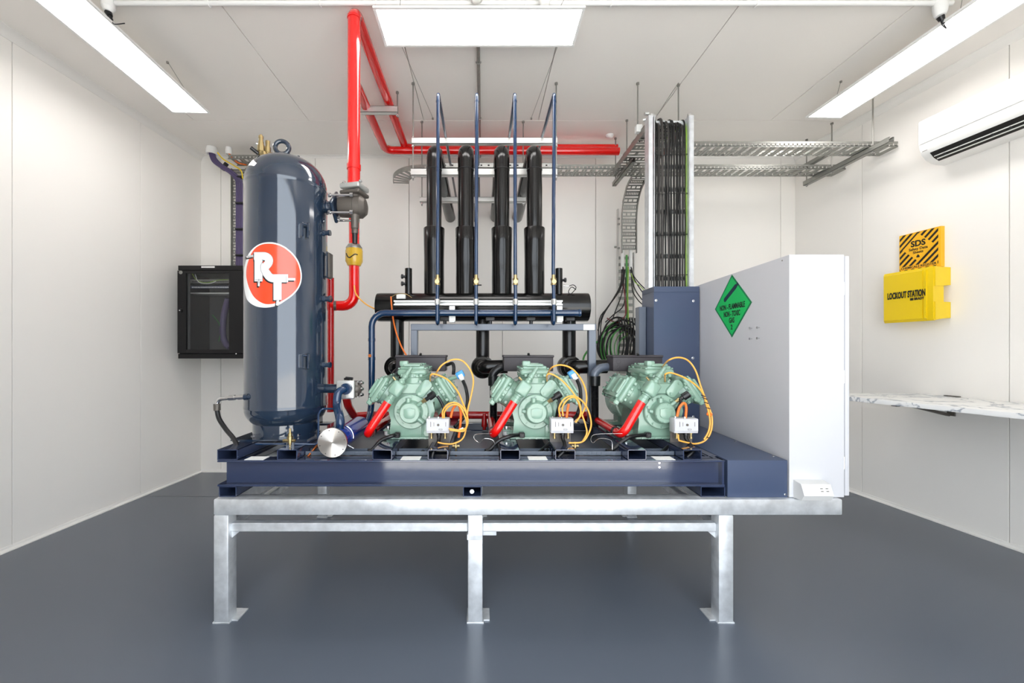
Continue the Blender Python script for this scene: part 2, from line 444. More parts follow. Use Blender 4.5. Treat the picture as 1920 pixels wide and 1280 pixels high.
for y in (2.9, 3.6, 4.1):
    mb = MB(); mb.tube([(-.03 + .017 * math.cos(a), y, HC - .014 - .017 * math.sin(a)) for a in [PI * k / 8 for k in range(9)]], .0035, seg=8); mb.build('saddle_clip', 'galv2', t)
t = thing('smoke_sensor', 'small white round sensor on the ceiling behind the pipes', 'sensor', (XW(1143, 3.92), 3.92, HC))
mb = MB(); mb.lathe((XW(1143, 3.92), 3.92, HC), (0, 0, -1), [(0, .036), (.012, .036), (.022, .028), (.030, .012), (.031, 0)], seg=24); mb.build('sensor_dome', 'plasticw', t)
t = thing('smoke_sensor', 'small white round sensor on the ceiling by the bend of the red pipes', 'sensor', (XW(754, 3.95), 3.95, HC))
mb = MB(); mb.lathe((XW(754, 3.95), 3.95, HC), (0, 0, -1), [(0, .026), (.01, .026), (.018, .018), (.02, 0)], seg=20); mb.build('sensor_dome', 'plasticw', t)

# ================================================================== THE STEEL STAND
TY0, TY1 = 1.93, 3.22; TZ = .586; TX0, TX1 = -1.266, 1.692
t = thing('steel_stand', 'galvanised steel stand on the floor carrying the whole machine', 'stand', (0, 2.5, 0))
mb = MB()
for y in (TY0, TY1 - .075): mb.box(TX0, TX1, y, y + .075, TZ - .075, TZ, .006, seg=2)
for x in (TX0, -.07, 1.11, TX1 - .075): mb.box(x, x + .07, TY0 + .075, TY1 - .075, TZ - .075, TZ, .006)
mb.build('top_frame', 'galv', t)
for x in (TX0, -.07, 1.11):
    for y in (TY0, TY1 - .075):
        mb = MB(); mb.box(x, x + .07, y, y + .07, .006, TZ - .075, .006, seg=2)
        l = mb.build('leg', 'galv', t)
        sgn = -1 if x > 1 else 1; xm = x + .035
        mb = MB(); mb.box(xm - .04, xm + .04, y - .0 , y + .11, .0, .008, .001)
        mb.box(xm, xm + sgn * .068, y + .02, y + .11, .0, .007, .001)
        mb.build('foot_plate', 'galv', l)
for y in (TY0 + .02, TY1 - .06):
    for a, b in ((TX0 + .07, -.07), (0, 1.11)):
        mb = MB(); mb.box(a, b, y, y + .04, .424, .465, .004); mb.build('rail', 'galv', t)
for x in (TX0 + .012, 1.125):
    mb = MB(); mb.box(x, x + .04, TY0 + .07, TY1 - .075, .424, .465, .004); mb.build('side_rail', 'galv', t)
for x, s in ((TX0 + .07, 1), (1.11, -1)):
    mb = MB(); mb.prism([(0, 0), (.038 * s, 0), (0, -.032)], (x, TY0 + .03, .424), (1, 0, 0), (0, 0, 1), (0, 1, 0), .006); mb.build('gusset', 'galv', t)
mb = MB(); mb.box(.0, .066, TY0 + .03, TY0 + .05, .402, .424, .002); mb.box(-.074, .0, TY0 - .003, TY0 + .03, .395, .420, .002); mb.build('bracket', 'galv', t)

# ================================================================== THE SKID
t = thing('skid_frame', 'slate blue painted steel skid frame lying on the galvanised stand', 'skid', (0, 2.45, TZ))
Z0, Z1 = .636, .761; SX0, SX1 = -1.268, 1.157; SY0, SY1 = 1.96, 3.02
def channel(mb, a, b, y0, sgn, lip=.055):
    mb.box(a + .025, b - .01, y0 + sgn * .034, y0 + sgn * .042, Z0, Z1)
    yy = sorted((y0, y0 + sgn * (lip + .02)))
    mb.box(a, b, yy[0], yy[1], Z1 - .009, Z1, .0015); mb.box(a, b, yy[0], yy[1], Z0, Z0 + .009, .0015)
mb = MB(); channel(mb, SX0, SX1, SY0, 1); f = mb.build('front_beam', 'skid', t)
bolts(f, [(XW(px, 1.99), SY0 + .034, ZW(py, 1.99)) for px, py in ((1237, 868), (1237, 876))], (0, -1, 0), .0042, .004)
bolts(f, [(XW(px, 1.99), SY0 + .034, ZW(py, 1.99)) for px, py in ((773, 869), (773, 876), (1005, 877))], (0, -1, 0), .0032, .003, 'skid')
mb = MB(); channel(mb, SX0, SX1, SY1, -1); mb.build('rear_beam', 'skid', t)
for x in (SX0 + .03, SX1 - .04):
    mb = MB(); mb.box(x, x + .008, SY0 + .042, SY1 - .042, Z0, Z1); mb.box(x - .01, x + .05, SY0 + .08, SY1 - .08, Z0, Z0 + .008); mb.box(x - .01, x + .05, SY0 + .08, SY1 - .08, Z1 - .008, Z1); mb.build('side_beam', 'skid', t)
mb = MB(); mb.box(SX1 - .012, SX1 - .002, SY0 + .004, SY0 + .08, Z0, Z1); mb.build('end_plate', 'skid', t)
def rhs(mb, x0, x1, y0, y1, z0, z1, w=.0045):
    mb.box(x0, x1, y0, y1, z1 - w, z1, .001); mb.box(x0, x1, y0, y1, z0, z0 + w, .001)
    mb.box(x0, x0 + w, y0, y1, z0, z1, .001); mb.box(x1 - w, x1, y0, y1, z0, z1, .001)
TUBES = [(407, 445), (519, 557), (698, 735), (802, 840), (938, 975), (1041, 1079), (1177, 1212), (1281, 1316)]
for a, b in TUBES:
    mb = MB(); rhs(mb, XW(a, 1.965), XW(b, 1.965), 1.965, 3.015, Z1, Z1 + .05); mb.build('cross_tube', 'skid', t)
for a, b in ((410, 443), (868, 903), (1314, 1360)):
    mb = MB(); x0, x1 = XW(a, 1.962), XW(b, 1.962)
    rhs(mb, x0, x1, 1.962, 3.01, TZ, Z0); mb.build('bearer', 'skid', t)
mb = MB(); mb.bolt((XW(885, 1.97), 1.962, .612), (0, -1, 0), .008, .008); mb.build('bolt', 'chrome', t)
mb = MB(); mb.box(-1.2, 1.1, 2.02, 2.96, .700, .704)
mb.build('drip_tray', 'greypan', t)
# slotted cable tray behind the front flange
def slotted(mb, x0, x1, y0, y1, z, pitch, h=.02):
    n = int((x1 - x0) / pitch)
    mb.box(x0, x1, y0, y0 + .002, z, z + h); mb.box(x0, x1, y1 - .002, y1, z, z + h)
    for k in range(n):
        mb.box(x0 + k * pitch, x0 + k * pitch + pitch * .62, y0, y1, z, z + .0015)
for (a0_, a_), (b_, b0_) in zip(TUBES[1:-1], TUBES[2:]):
    x0, x1 = XW(a_, 1.965) + .004, XW(b_, 1.965) - .004
    mb = MB(); slotted(mb, x0, x1, 2.05, 2.11, .762, .055, .020)
    for k in range(int((x1 - x0) / .024)): mb.box(x0 + k * .024, x0 + k * .024 + .006, 2.0485, 2.05, .766, .776)
    mb.build('wiring_tray', 'greypan', t)
for px0, px1 in ((465, 500), (753, 789), (990, 1025), (1225, 1261)):
    mb = MB(); mb.box(XW(px0, 2.0), XW(px1, 2.0), 1.968, 2.03, Z1, Z1 + .0012); mb.build('paper_label', 'label', t)
mb = MB(); mb.box(XW(470, 2.1), XW(525, 2.1) , 2.06, 2.60, .7045, .7065); mb.build('pale_pan_liner', 'label', t)

# ------------------------------------------------------------------ low duct, riser duct, electrical cabinet
cxl = lambda y: 1.456 + .06 * (y - 1.95)
t = thing('floor_duct', 'low slate blue sheet metal duct lying beside the white cabinet', 'duct', (1.3, 2.3, TZ))
mb = MB(); mb.prism([(1.166, 1.955), (cxl(1.955) - .006, 1.955), (cxl(3.05) - .006, 3.05), (1.19, 3.05)], (0, 0, TZ), (1, 0, 0), (0, 1, 0), (0, 0, 1), Z1 + .002 - TZ, .002); mb.build('trunk_body', 'duct', t)
bolts(t, [(x, y, Z1 + .003) for x, y in ((1.43, 2.02), (1.445, 2.35), (1.19, 2.3))], (0, 0, 1), .006, .006, name='screw')
bolts(t, [(1.44, 1.955, .60)], (0, -1, 0), .004, .003, name='screw')
DZT = 1.727
t = thing('riser_duct', 'upright slate blue duct box under the bundle of black cables', 'duct', (1.33, 2.95, Z1))
mb = MB(); mb.prism([(1.188, 2.85), (cxl(2.85) - .006, 2.85), (cxl(3.06) - .006, 3.06), (1.188, 3.06)], (0, 0, Z1 + .003), (1, 0, 0), (0, 1, 0), (0, 0, 1), .93, .002)
b = mb.build('duct_body', 'duct', t)
mb = MB(); a = Vector((1.188, 2.85, DZT)); 
mb.box(1.188, 1.20, 2.85, 3.06, 1.69, DZT); mb.box(1.188, 1.50, 2.848, 2.852, 1.69, DZT); mb.box(1.49, 1.504, 2.85, 3.06, 1.69, DZT); mb.box(1.188, 1.5, 3.056, 3.06, 1.69, DZT); mb.build('duct_rim', 'duct', t)
bolts(t, [(XW(px, 2.85), 2.85, ZW(py, 2.85)) for px, py in ((1230, 563), (1300, 564), (1299, 671), (1300, 781), (1232, 781))], (0, -1, 0), .007, .005, name='screw')
mb = MB(); mb.box(1.135, 1.186, 2.98, 3.055, .80, 1.60, .002); mb.build('side_channel', 'frame', t)

CT = 1.741
t = thing('electrical_cabinet', 'tall white electrical cabinet standing on the right end of the stand', 'cabinet', (1.6, 2.5, TZ))
mb = MB(); mb.prism([(1.456, 1.95), (1.716, 1.95), (1.716, 3.10), (cxl(3.10), 3.10)], (0, 0, TZ + .002), (1, 0, 0), (0, 1, 0), (0, 0, 1), CT - TZ - .002, .003)
mb.build('cabinet_body', 'white', t)
mb = MB(); mb.box(1.716, 1.725, 1.99, 3.085, TZ + .02, CT - .012, .001); mb.build('door_seal', 'gasket', t)
mb = MB(); mb.box(1.7255, 1.746, 1.955, 3.09, TZ + .008, CT - .006, .003, seg=2); dd = mb.build('door', 'white', t)
for z in (.75, 1.16, 1.58):
    mb = MB(); mb.cyl((1.722, 1.957, z - .03), (1.722, 1.957, z + .03), .004, seg=10); mb.build('hinge', 'chrome', dd)
bolts(t, [(1.58, 2.0, CT)], (0, 0, 1), .006, .007, 'rod', 'screw'); bolts(t, [(cxl(2.0), 2.0, CT - .018)], (-1, 0, 0), .003, .002, 'rod', 'screw')
# sign on the cabinet's long side
ax = Vector((-.06, -1, 0)).normalized(); az = Vector((-1, .06, 0)).normalized(); up = Vector((0, 0, 1))
SY, SZ = 2.445, 1.549; O = Vector((cxl(SY), SY, SZ)) + az * .0008
s = thing('gas_warning_sign', 'green diamond gas cylinder sign stuck on the white cabinet', 'sign', O)
s.parent = None
mb = MB(); mb.prism([(0, .187), (.2, 0), (0, -.187), (-.2, 0)], O, ax, up, az, .0012); sb = mb.build('sign_plate', 'dgreens', s)
mb = MB(); mb.prism([(0, .172), (.184, 0), (0, -.172), (-.184, 0)], O + az * .0012, ax, up, az, .0008); mb.build('green_field', 'greens', s)
mb = MB(); P0 = Vector((-.075, .045)); P1 = Vector((.045, .112)); d = (P1 - P0).normalized(); n = Vector((-d.y, d.x)); hw = .0135
poly = [P0 + n * hw, P1 + n * hw, P1 + d * .014 + n * .006, P1 + d * .02 + n * .012, P1 + d * .026 + n * .006, P1 + d * .03 - n * .012, P1 + d * .014 - n * .008, P1 - n * hw, P0 - n * hw]
for k in range(1, 6):
    a = -PI / 2 - PI * k / 6; poly.append(P0 + n * hw * math.sin(a) + d * hw * math.cos(a))
mb.prism([tuple(p) for p in poly], O + az * .002, ax, up, az, .0008); mb.build('gas_cylinder_symbol', 'navyink', s)
for txt, zz, sz, sx in (('NON - FLAMMABLE', -.004, .044, .272), ('NON - TOXIC', -.047, .044, .176), ('GAS', -.086, .044, .058), ('2', -.127, .040, .019)):
    text_mesh(txt, sz, O + az * .0026 + up * zz, ax, up, .0004, fit=sx, bold=.0012, m='ink', parent=s, name='lettering')
t2 = t
for (px, py) in ((1410, 615), (1424, 614), (1410, 635), (1424, 634)):
    k = (px - CX) / F; y = (1.456 - .117) / (k - .06); p = Vector((cxl(y), y, ZW(py, y)))
    mb = MB(); mb.cyl(p, p + az * .012, .003, seg=8); mb.cyl(p + az * .010, p + az * .014, .0065, seg=12); mb.build('mounting_screw', 'chrome', t)
# twin power outlet
t = thing('power_outlet', 'small white twin power outlet at the foot of the white cabinet', 'outlet', (1.54, 1.95, .59))
O = Vector((1.472, 1.949, .588)); 
mb = MB(); mb.rings([[Vector((x + (dx if j in (1, 2) else 0), 1.949 - a, .588 + b)) for j, (a, b) in enumerate([(0, 0), (.05, .004), (.066, .03), (.046, .078), (0, .085)])] for x, dx in ((1.475, .0), (1.612, -.0))])
bm_ = mb.bm; mb.build('outlet_housing', 'outletw', t)
nrm = Vector((0, -.048, .02)).normalized(); upv = Vector((0, .02, .048)).normalized()
for x in (1.567, 1.592):
    c = Vector((x - .006, 1.949 - .056, .588 + .054))
    mb = MB(); mb.obox(c, (1, 0, 0), nrm, upv, .020, .006, .034, .002); o = mb.build('socket', 'plasticw', t)
    mb = MB(); mb.obox(c + nrm * .0035 + upv * .006, (1, 0, 0), nrm, upv, .012, .002, .004); mb.obox(c + nrm * .0035 - upv * .006, (1, 0, 0), nrm, upv, .012, .002, .004); mb.build('socket_slot', 'rod', o)
# ================================================================== RECEIVER TANK
TC = Vector((-1.12, 2.35, 0)); TR = .217
t = thing('receiver_tank', 'tall navy blue receiver tank with round orange logo standing on the skid', 'tank', (TC.x, TC.y, .811))
prof = []
zb, zt = .967, 2.205
for k in range(13):
    a = PI / 2 * k / 12; prof.append((zb - .130 * math.cos(a), TR * math.sin(a) ** .8 if k else 0))
prof += [(zb + .004, TR + .002), (zb + .010, TR)]
prof += [(z, TR) for z in [zb + .02 + i * (zt - zb - .04) / 8 for i in range(9)]]
prof += [(zt - .008, TR), (zt - .002, TR + .002), (zt + .004, TR)]
for k in range(1, 15):
    a = PI / 2 * k / 14; prof.append((zt + .178 * math.sin(a), TR * math.cos(a) ** .8 if k < 14 else 0))
mb = MB(); mb.lathe((TC.x, TC.y, 0), (0, 0, 1), prof, seg=96); shell = mb.build('tank_shell', 'navy', t, ang=50)
mb = MB(); mb.lathe((TC.x, TC.y, 0), (0, 0, 1), [(.812, .182), (.822, .182), (.822, .174), (.905, .174), (.905, .168), (.812, .168)], seg=64, cap0=False, cap1=False); mb.build('base_ring', 'navy', t)
mb = MB(); mb.box(TC.x - .20, TC.x + .20, TC.y - .20, TC.y + .20, .811, .818); mb.build('base_plate', 'navy', t)
bolts(t, [(TC.x + .17 * math.cos(a), TC.y + .17 * math.sin(a) , .82) for a in [PI / 4 + PI / 2 * k for k in range(4)]], (0, 0, 1), .009, .012)
def stub(z, ang, r, l, name='nozzle', m='navy', cap=True, drop=0):
    d = Vector((math.cos(ang), math.sin(ang), 0)); p = Vector((TC.x, TC.y, z)) + d * (TR - .012)
    mb = MB(); mb.lathe(p, d, [(0, r * 1.45), (.018, r * 1.3), (.022, r), (l, r)] + ([(l, r * 1.25), (l + .012, r * 1.25), (l + .012, r * .8)] if cap else []), seg=24)
    return mb.build(name, m, t), p + d * l
for py, r, l in ((443, .013, .040), (563, .015, .045), (683, .013, .042)):
    stub(ZW(py, 2.40), -.08, r, l)
mb = MB(); z0, z1 = ZW(522, 2.42), ZW(481, 2.42)
for z in (z0, z1): mb.cyl((TC.x + TR - .01, 2.37, z), (TC.x + TR + .028, 2.37, z), .006, seg=10)
mb.box(TC.x + TR + .012, TC.x + TR + .018, 2.34, 2.40, z0 - .012, z1 + .012); mb.build('level_bracket', 'navy', t)
mb = MB(); mb.box(TC.x + TR + .018, TC.x + TR + .030, 2.345, 2.395, z0 - .006, z1 + .006, .002); mb.build('rating_plate', 'iron', t)
# lifting lugs on the shell
def tank_hit(px, py, R=TR + .0):
    D = Vector(((px - CX) / F, 1, (CY - py) / F)); o = Vector((0, 0, CAMZ))
    a = D.x ** 2 + D.y ** 2; b = -2 * (D.x * TC.x + D.y * TC.y); c = TC.x ** 2 + TC.y ** 2 - R * R
    q = b * b - 4 * a * c
    tt = (-b - math.sqrt(max(q, 0))) / (2 * a)
    P = o + D * tt
    return math.atan2(P.y - TC.y, P.x - TC.x), P.z
for py in (433, 677):
    th, z = tank_hit(569, py); d = Vector((math.cos(th), math.sin(th), 0)); s_ = Vector((-d.y, d.x, 0))
    p = Vector((TC.x, TC.y, z)) + d * TR
    mb = MB(); mb.obox(p + s_ * .012 + d * .012, d, s_, (0, 0, 1), .045, .012, .085, .004)
    mb.obox(p - s_ * .016 + d * .012, d, s_, (0, 0, 1), .04, .010, .075, .004)
    mb.tube([p - s_ * .014 + d * .026 + Vector((0, 0, .03)), p + s_ * .01 + d * .026 + Vector((0, 0, .03))], .006, seg=8)
    mb.build('lifting_lug', 'navy', t)
# lifting eye on top
ztop = zt + .178
c = Vector((TC.x - .018, TC.y - .02, ztop + .052))
mb = MB(); R = []
for k in range(33):
    a = 2 * PI * k / 32; q = Vector((math.cos(a), .2 * math.cos(a), math.sin(a)))
    R.append(c + q * .036)
mb.tube(R, .0125, seg=12, cap=False); mb.cyl((c.x, c.y, ztop - .012), (c.x, c.y, ztop + .012), .024, .018, seg=20)
mb.build('lifting_eye', 'navy', t)
mb = MB(); mb.cyl((TC.x + .085, TC.y - .04, ztop - .05), (TC.x + .085, TC.y - .04, ztop - .006), .007, seg=10); mb.build('plug', 'navy', t)
# brass relief valve assembly
v = thing('relief_valve', 'brass double relief valve on top of the navy tank', 'valve', (TC.x - .09, TC.y - .03, ztop))
x, y = XW(490, 2.30), 2.30
zb_ = ZW(301, 2.3)
mb = MB(); mb.lathe((x + .012, y, zb_ - .04), (0, 0, 1), [(0, .016), (.05, .016), (.05, .021), (.075, .021), (.075, .014), (.09, .014)], seg=6); mb.build('valve_base', 'brass', v)
mb = MB(); mb.lathe((x - .002, y, zb_ + .03), (0, 0, 1), [(0, .014), (.02, .014), (.02, .018), (.055, .018), (.055, .014), (.075, .014), (.075, .011), (.095, .011), (.095, .013), (.106, .013), (.106, .007), (.114, .007)], seg=16); mb.build('relief_cartridge', 'brass', v)
mb = MB(); mb.lathe((x + .030, y + .012, zb_ + .0), (0, 0, 1), [(0, .012), (.05, .012), (.05, .015), (.08, .015), (.08, .011), (.1, .011), (.1, .012), (.115, .012)], seg=16); mb.build('relief_cartridge', 'brass', v)
mb = MB(); mb.cyl((x, y, zb_ + .03), (x - .018, y - .01, zb_ + .045), .006, seg=10); mb.cyl((x - .012, y - .008, zb_ + .035), (x - .042, y - .03, zb_ + .058), .010, seg=12); mb.build('valve_stem_cap', 'plastic', v)
mb = MB(); mb.cyl((x - .015, y - .005, zb_ + .09), (x - .024, y - .01, zb_ + .092), .005, seg=8); mb.build('lead_seal', 'chrome', v)
# logo: everything is drawn on the curved shell
def onto(th, z, e): return Vector((TC.x + (TR + e) * math.cos(th), TC.y + (TR + e) * math.sin(th), z))
def lg(cx, cy):      # logo drawing units (eighths of a pixel of the close-up)
    return tank_hit(max(440 + cx / 8, 456.2), 440 + cy / 8)
def shape(mb, pts, e, mid=None):
    """a filled star-shaped outline laid on the shell"""
    P = [lg(*p) for p in pts]
    c = mid and lg(*mid) or (sum(p[0] for p in P) / len(P), sum(p[1] for p in P) / len(P))
    N = 10; rows = []
    for k in range(1, N + 1):
        f = k / N
        rows.append([mb.bm.verts.new(onto(c[0] + (p[0] - c[0]) * f, c[1] + (p[1] - c[1]) * f, e)) for p in P])
    o = mb.bm.verts.new(onto(c[0], c[1], e)); n = len(P)
    for i in range(n):
        j = (i + 1) % n; mb.bm.faces.new((o, rows[0][i], rows[0][j]))
        for a, b in zip(rows[:-1], rows[1:]): mb.bm.faces.new((a[i], b[i], b[j], a[j]))
def stroke(mb, pts, wd, e, n=6):
    """a band of constant width following a centre line, laid on the shell"""
    pts = [Vector((*p, 0)) for p in pts]
    if len(pts) > 2: pts = fillet(pts, wd * .8, 6)
    out = []
    for a, b in zip(pts[:-1], pts[1:]):
        for k in range(3): out.append(a.lerp(b, k / 3))
    out.append(pts[-1]); rows = []
    for i, p in enumerate(out):
        d = (out[min(i + 1, len(out) - 1)] - out[max(0, i - 1)]).normalized(); nn = Vector((-d.y, d.x, 0))
        rows.append([mb.bm.verts.new(onto(*lg(*(p + nn * wd * (k / n - .5)).xy), e)) for k in range(n + 1)])
    for a, b in zip(rows[:-1], rows[1:]):
        for k in range(n): mb.bm.faces.new((a[k], a[k + 1], b[k + 1], b[k]))
def closed(pts, n=8):
    P = [Vector((*p, 0)) for p in pts]; P = P[-1:] + P + P[:2]; out = []
    for i in range(1, len(P) - 2):
        p0, p1, p2, p3 = P[i - 1:i + 3]
        for k in range(n):
            u = k / n; out.append((0.5 * ((2 * p1) + (p2 - p0) * u + (2 * p0 - 5 * p1 + 4 * p2 - p3) * u * u + (3 * p1 - p0 - 3 * p2 + p3) * u ** 3)).xy)
    return [tuple(q) for q in out]
outer = closed([(530, 112), (640, 130), (760, 185), (880, 290), (960, 410), (1002, 560), (1000, 690), (960, 800), (880, 900), (760, 990), (640, 1060), (480, 1092), (330, 1075), (220, 1010), (170, 920), (142, 740), (140, 560), (165, 420), (205, 300), (290, 195), (400, 130)])
inner = closed([(530, 134), (640, 152), (750, 203), (865, 303), (942, 418), (982, 560), (982, 685), (940, 795), (865, 885), (750, 970), (640, 1020), (500, 1042), (390, 1010), (290, 925), (220, 790), (182, 640), (184, 500), (212, 390), (262, 270), (330, 190), (420, 145)])
mb = MB(); shape(mb, outer, .0012, (570, 600)); lw = mb.build('logo', 'logow', t, ang=60); lab(lw, 'round orange and white company logo with white pipe letters R and T')
mb = MB(); shape(mb, inner, .0020, (570, 600)); mb.build('orange_disc', 'orangered', lw, ang=60)
R1 = [(365, 300), (365, 700)]
R2 = [(300, 322), (470, 322), (520, 360), (520, 420), (470, 480), (440, 500)]
R3 = [(410, 440), (450, 530), (540, 655), (800, 655)]
T1 = [(645, 640), (645, 980)]
pins = [([(370, 680), (370, 772)], 26), ([(190, 335), (290, 318)], 26), ([(780, 668), (905, 668)], 32), ([(655, 960), (640, 1060)], 34)]
mb = MB(); sh = lambda P, dx=-16, dy=20: [(a + dx, b + dy) for a, b in P]
for P, wd in ((R1, 118), (R2[:2], 118), (R3, 118), (T1, 118)): stroke(mb, sh(P), wd, .0026)
for P, wd in pins: stroke(mb, sh(P), wd + 8, .0026)
mb.build('letter_shadow', 'ink', lw, ang=60)
mb = MB()
for P, wd in ((R1, 126), (R2, 126), (R3, 126), (T1, 126)): stroke(mb, P, wd, .0033)
for P, wd in pins: stroke(mb, P, wd + 8, .0033)
mb.build('letter_outline', 'logog', lw, ang=60)
mb = MB()
for P, wd in ((R1, 114), (R2, 114), (R3, 114), (T1, 114)): stroke(mb, P, wd, .0040)
for P, wd in pins: stroke(mb, P, wd, .0040)
mb.build('pipe_letters', 'logow', lw, ang=60)
mb = MB()
for P in ([(414, 378), (440, 380), (412, 430), (395, 470), (402, 540), (430, 600)], [(372, 660), (370, 730)], [(205, 330), (285, 322)], [(318, 680), (415, 676)], [(598, 985), (700, 975)], [(770, 612), (772, 712)], [(285, 270), (300, 370)]): stroke(mb, P, 7, .0046, 2)
mb.build('letter_line', 'logog', lw, ang=60)

# hose at the foot of the tank
v = thing('drain_hose', 'black hose with steel elbow running from the tank foot down to the skid', 'hose', W(447, 835, 2.1))
a0 = W(478, 743, 2.17); a1 = W(425, 746, 2.17)
mb = MB(); mb.lathe(a0, a1 - a0, [(0, .013), (.035, .013), (.035, .017), (.055, .017), (.055, .012)], seg=16); mb.build('nozzle', 'navy', v)
mb = MB(); mb.lathe(W(458, 744, 2.17), a1 - a0, [(0, .014), (.03, .014), (.03, .012), (.05, .012), (.05, .015), (.08, .015)], seg=6); mb.build('hex_fitting', 'chrome', v)
mb = MB(); mb.tube([W(430, 746, 2.17), W(409, 748, 2.17), W(406, 762, 2.17)], .010, bend=.03, seg=12); mb.build('elbow', 'chrome', v)
mb = MB(); mb.cyl(W(406.5, 757, 2.17), W(407, 769, 2.17), .0165, seg=16); mb.build('ferrule', 'iron', v)
mb = MB(); mb.tube([W(407, 769, 2.17), W(411, 785, 2.16), W(424, 805, 2.14), W(438, 822, 2.10), W(447, 841, 2.06)], .0115, smooth=True, seg=14); mb.build('hose_body', 'rubber', v)
# brass valve before the tank
v = thing('drain_valve', 'small brass valve with upright cap in front of the tank base', 'valve', W(543, 838, 2.03))
mb = MB(); b = W(544, 834, 2.03); mb.lathe(b, (0, 0, 1), [(0, .007), (.012, .007), (.012, .011), (.028, .011), (.028, .014), (.044, .014), (.044, .010), (.058, .010), (.058, .006), (.082, .005)], seg=12); mb.build('valve_body', 'brass', v)
mb = MB(); mb.cyl(b + Vector((-.034, 0, .022)), b + Vector((.026, 0, .022)), .008, seg=6); mb.cyl(b + Vector((0, 0, -.002)), b + Vector((.0, -.0, -.018)), .005, seg=8); mb.build('side_port', 'brass', v)
v = thing('sensing_tube', 'thin blue tube looping from the tank foot along the skid to the brass valve', 'tube', W(560, 833, 2.1))
mb = MB(); mb.tube([W(636, 766, 2.2), W(603, 766, 2.2), W(597, 777, 2.17), W(597, 833, 2.10), W(552, 832, 2.05)], .0055, bend=.02, seg=10); mb.tube([W(535, 832, 2.05), W(480, 832, 2.09)], .0055, seg=10); mb.build('tube_run', 'blue', v)
v = thing('copper_tube', 'short copper tube lying at a slant beside the steel filter disc', 'tube', W(580, 850, 2.03))
mb = MB(); mb.cyl(W(577, 856, 2.03), W(597, 832, 2.12), .006, seg=12); mb.build('tube_run', 'copper', v)

# ================================================================== FILTER DRIER AND SIDE VALVE
v = thing('filter_drier', 'royal blue filter cylinder with a bright steel end disc lying on the skid', 'filter', (-.73, 2.2, Z1))
fx, fz = XW(625, 2.0), ZW(828.5, 2.0)
mb = MB(); mb.lathe((fx, 1.985, fz), (0, 1, 0), [(0, .071), (.014, .071)], seg=48); dsc = mb.build('end_disc', 'steel', v)
bolts(dsc, [(fx + .061 * math.cos(a), 1.985, fz + .061 * math.sin(a)) for a in [2 * PI * (k + .3) / 8 for k in range(8)]], (0, -1, 0), .0028, .002, 'iron', washer=False)
mb = MB(); mb.sphere((fx, 1.985, fz), .0022); mb.build('centre_mark', 'iron', dsc)
mb = MB(); mb.lathe((fx, 1.999, fz), (0, 1, 0), [(0, .056), (.42, .056), (.45, .050), (.48, .030), (.50, .018)], seg=40); mb.build('filter_body', 'fblue', v)
mb = MB(); mb.tube([(fx + .060 * math.cos(a), 2.12, fz + .060 * math.sin(a)) for a in [PI * .12 + PI * k / 14 - .5 for k in range(15)]] + [(fx + .062, 2.12, fz - .06)], .004, seg=8); mb.build('clamp_band', 'chrome', v)
p0 = W(642, 731, 2.22)
mb = MB(); mb.tube([p0 + Vector((.012, .03, .004)), p0, W(634, 738, 2.2), W(632, 760, 2.18), (fx + .005, 2.08, fz + .10), (fx + .005, 2.08, fz + .04)], .022, smooth=True, seg=20); mb.build('inlet_pipe', 'blue', v)
mb = MB(); mb.lathe(p0 + Vector((.012, .045, .004)), (0, -1, 0), [(0, .031), (.03, .031), (.03, .026), (.04, .026)], seg=24); mb.build('pipe_collar', 'blue', v)

v = thing('outlet_stop_valve', 'square silver plated stop valve on the lower side of the tank', 'valve', W(648, 731, 2.3))
c = W(647, 730.5, 2.26)
mb = MB(); mb.box(c.x - .050, c.x + .050, c.y, c.y + .022, c.z - .052, c.z + .052, .008, seg=3); mb.build('front_flange', 'strut', v)
mb = MB(); mb.box(c.x - .034, c.x + .062, c.y + .03, c.y + .075, c.z - .046, c.z + .046, .01, seg=2); mb.sphere((c.x + .045, c.y + .055, c.z), .034); mb.build('valve_body', 'iron', v)
for dx in (-.042, .052):
    for dz in (-.042, .042):
        mb = MB(); mb.cyl((c.x + dx + .012, c.y + .02, c.z + dz), (c.x + dx + .012, c.y + .085, c.z + dz), .005, seg=8); mb.build('stud', 'chrome', v)
bolts(v, [(c.x + .075, c.y + .05, c.z + q) for q in (-.032, .0, .034)], (1, -.3, 0), .008, .012)
mb = MB(); mb.cyl((TC.x + TR - .02, 2.37, ZW(728, 2.37)), (c.x - .03, 2.33, c.z), .026, seg=20); mb.cyl((c.x - .052, 2.335, c.z), (c.x - .036, 2.33, c.z), .034, seg=20); mb.build('connecting_pipe', 'navy', v)
mb = MB(); mb.cyl((c.x - .01, c.y + .06, c.z + .04), (c.x - .01, c.y + .06, c.z + .062), .016, seg=12); mb.cyl((c.x - .01, c.y + .04, c.z + .062), (c.x + .03, c.y + .04, c.z + .058), .008, seg=10); mb.build('stem_cap', 'plastic', v)
# ================================================================== RED DISCHARGE PIPES
RP = .036
v = thing('discharge_pipe', 'thick red pipe rising from the tank valve and bending back along the ceiling', 'pipe', W(663, 345, 2.4))
x1 = XW(663.5, 2.4); zT = HC - .055
mb = MB(); mb.tube([(x1, 2.4, ZW(347, 2.4)), (x1, 2.4, zT), (x1, 4.0, zT - .03), (1.31, 4.0, zT - .03)], RP, bend=.075, seg=24); mb.build('pipe_run', 'red', v)
mb = MB(); mb.cyl((x1, 2.4, ZW(318, 2.4)), (x1, 2.4, ZW(309, 2.4)), RP + .004, seg=24); mb.cyl((x1, 2.4, ZW(36, 2.4)), (x1, 2.4, ZW(32, 2.4)), RP + .002, seg=24); mb.build('welded_sleeve', 'red', v)
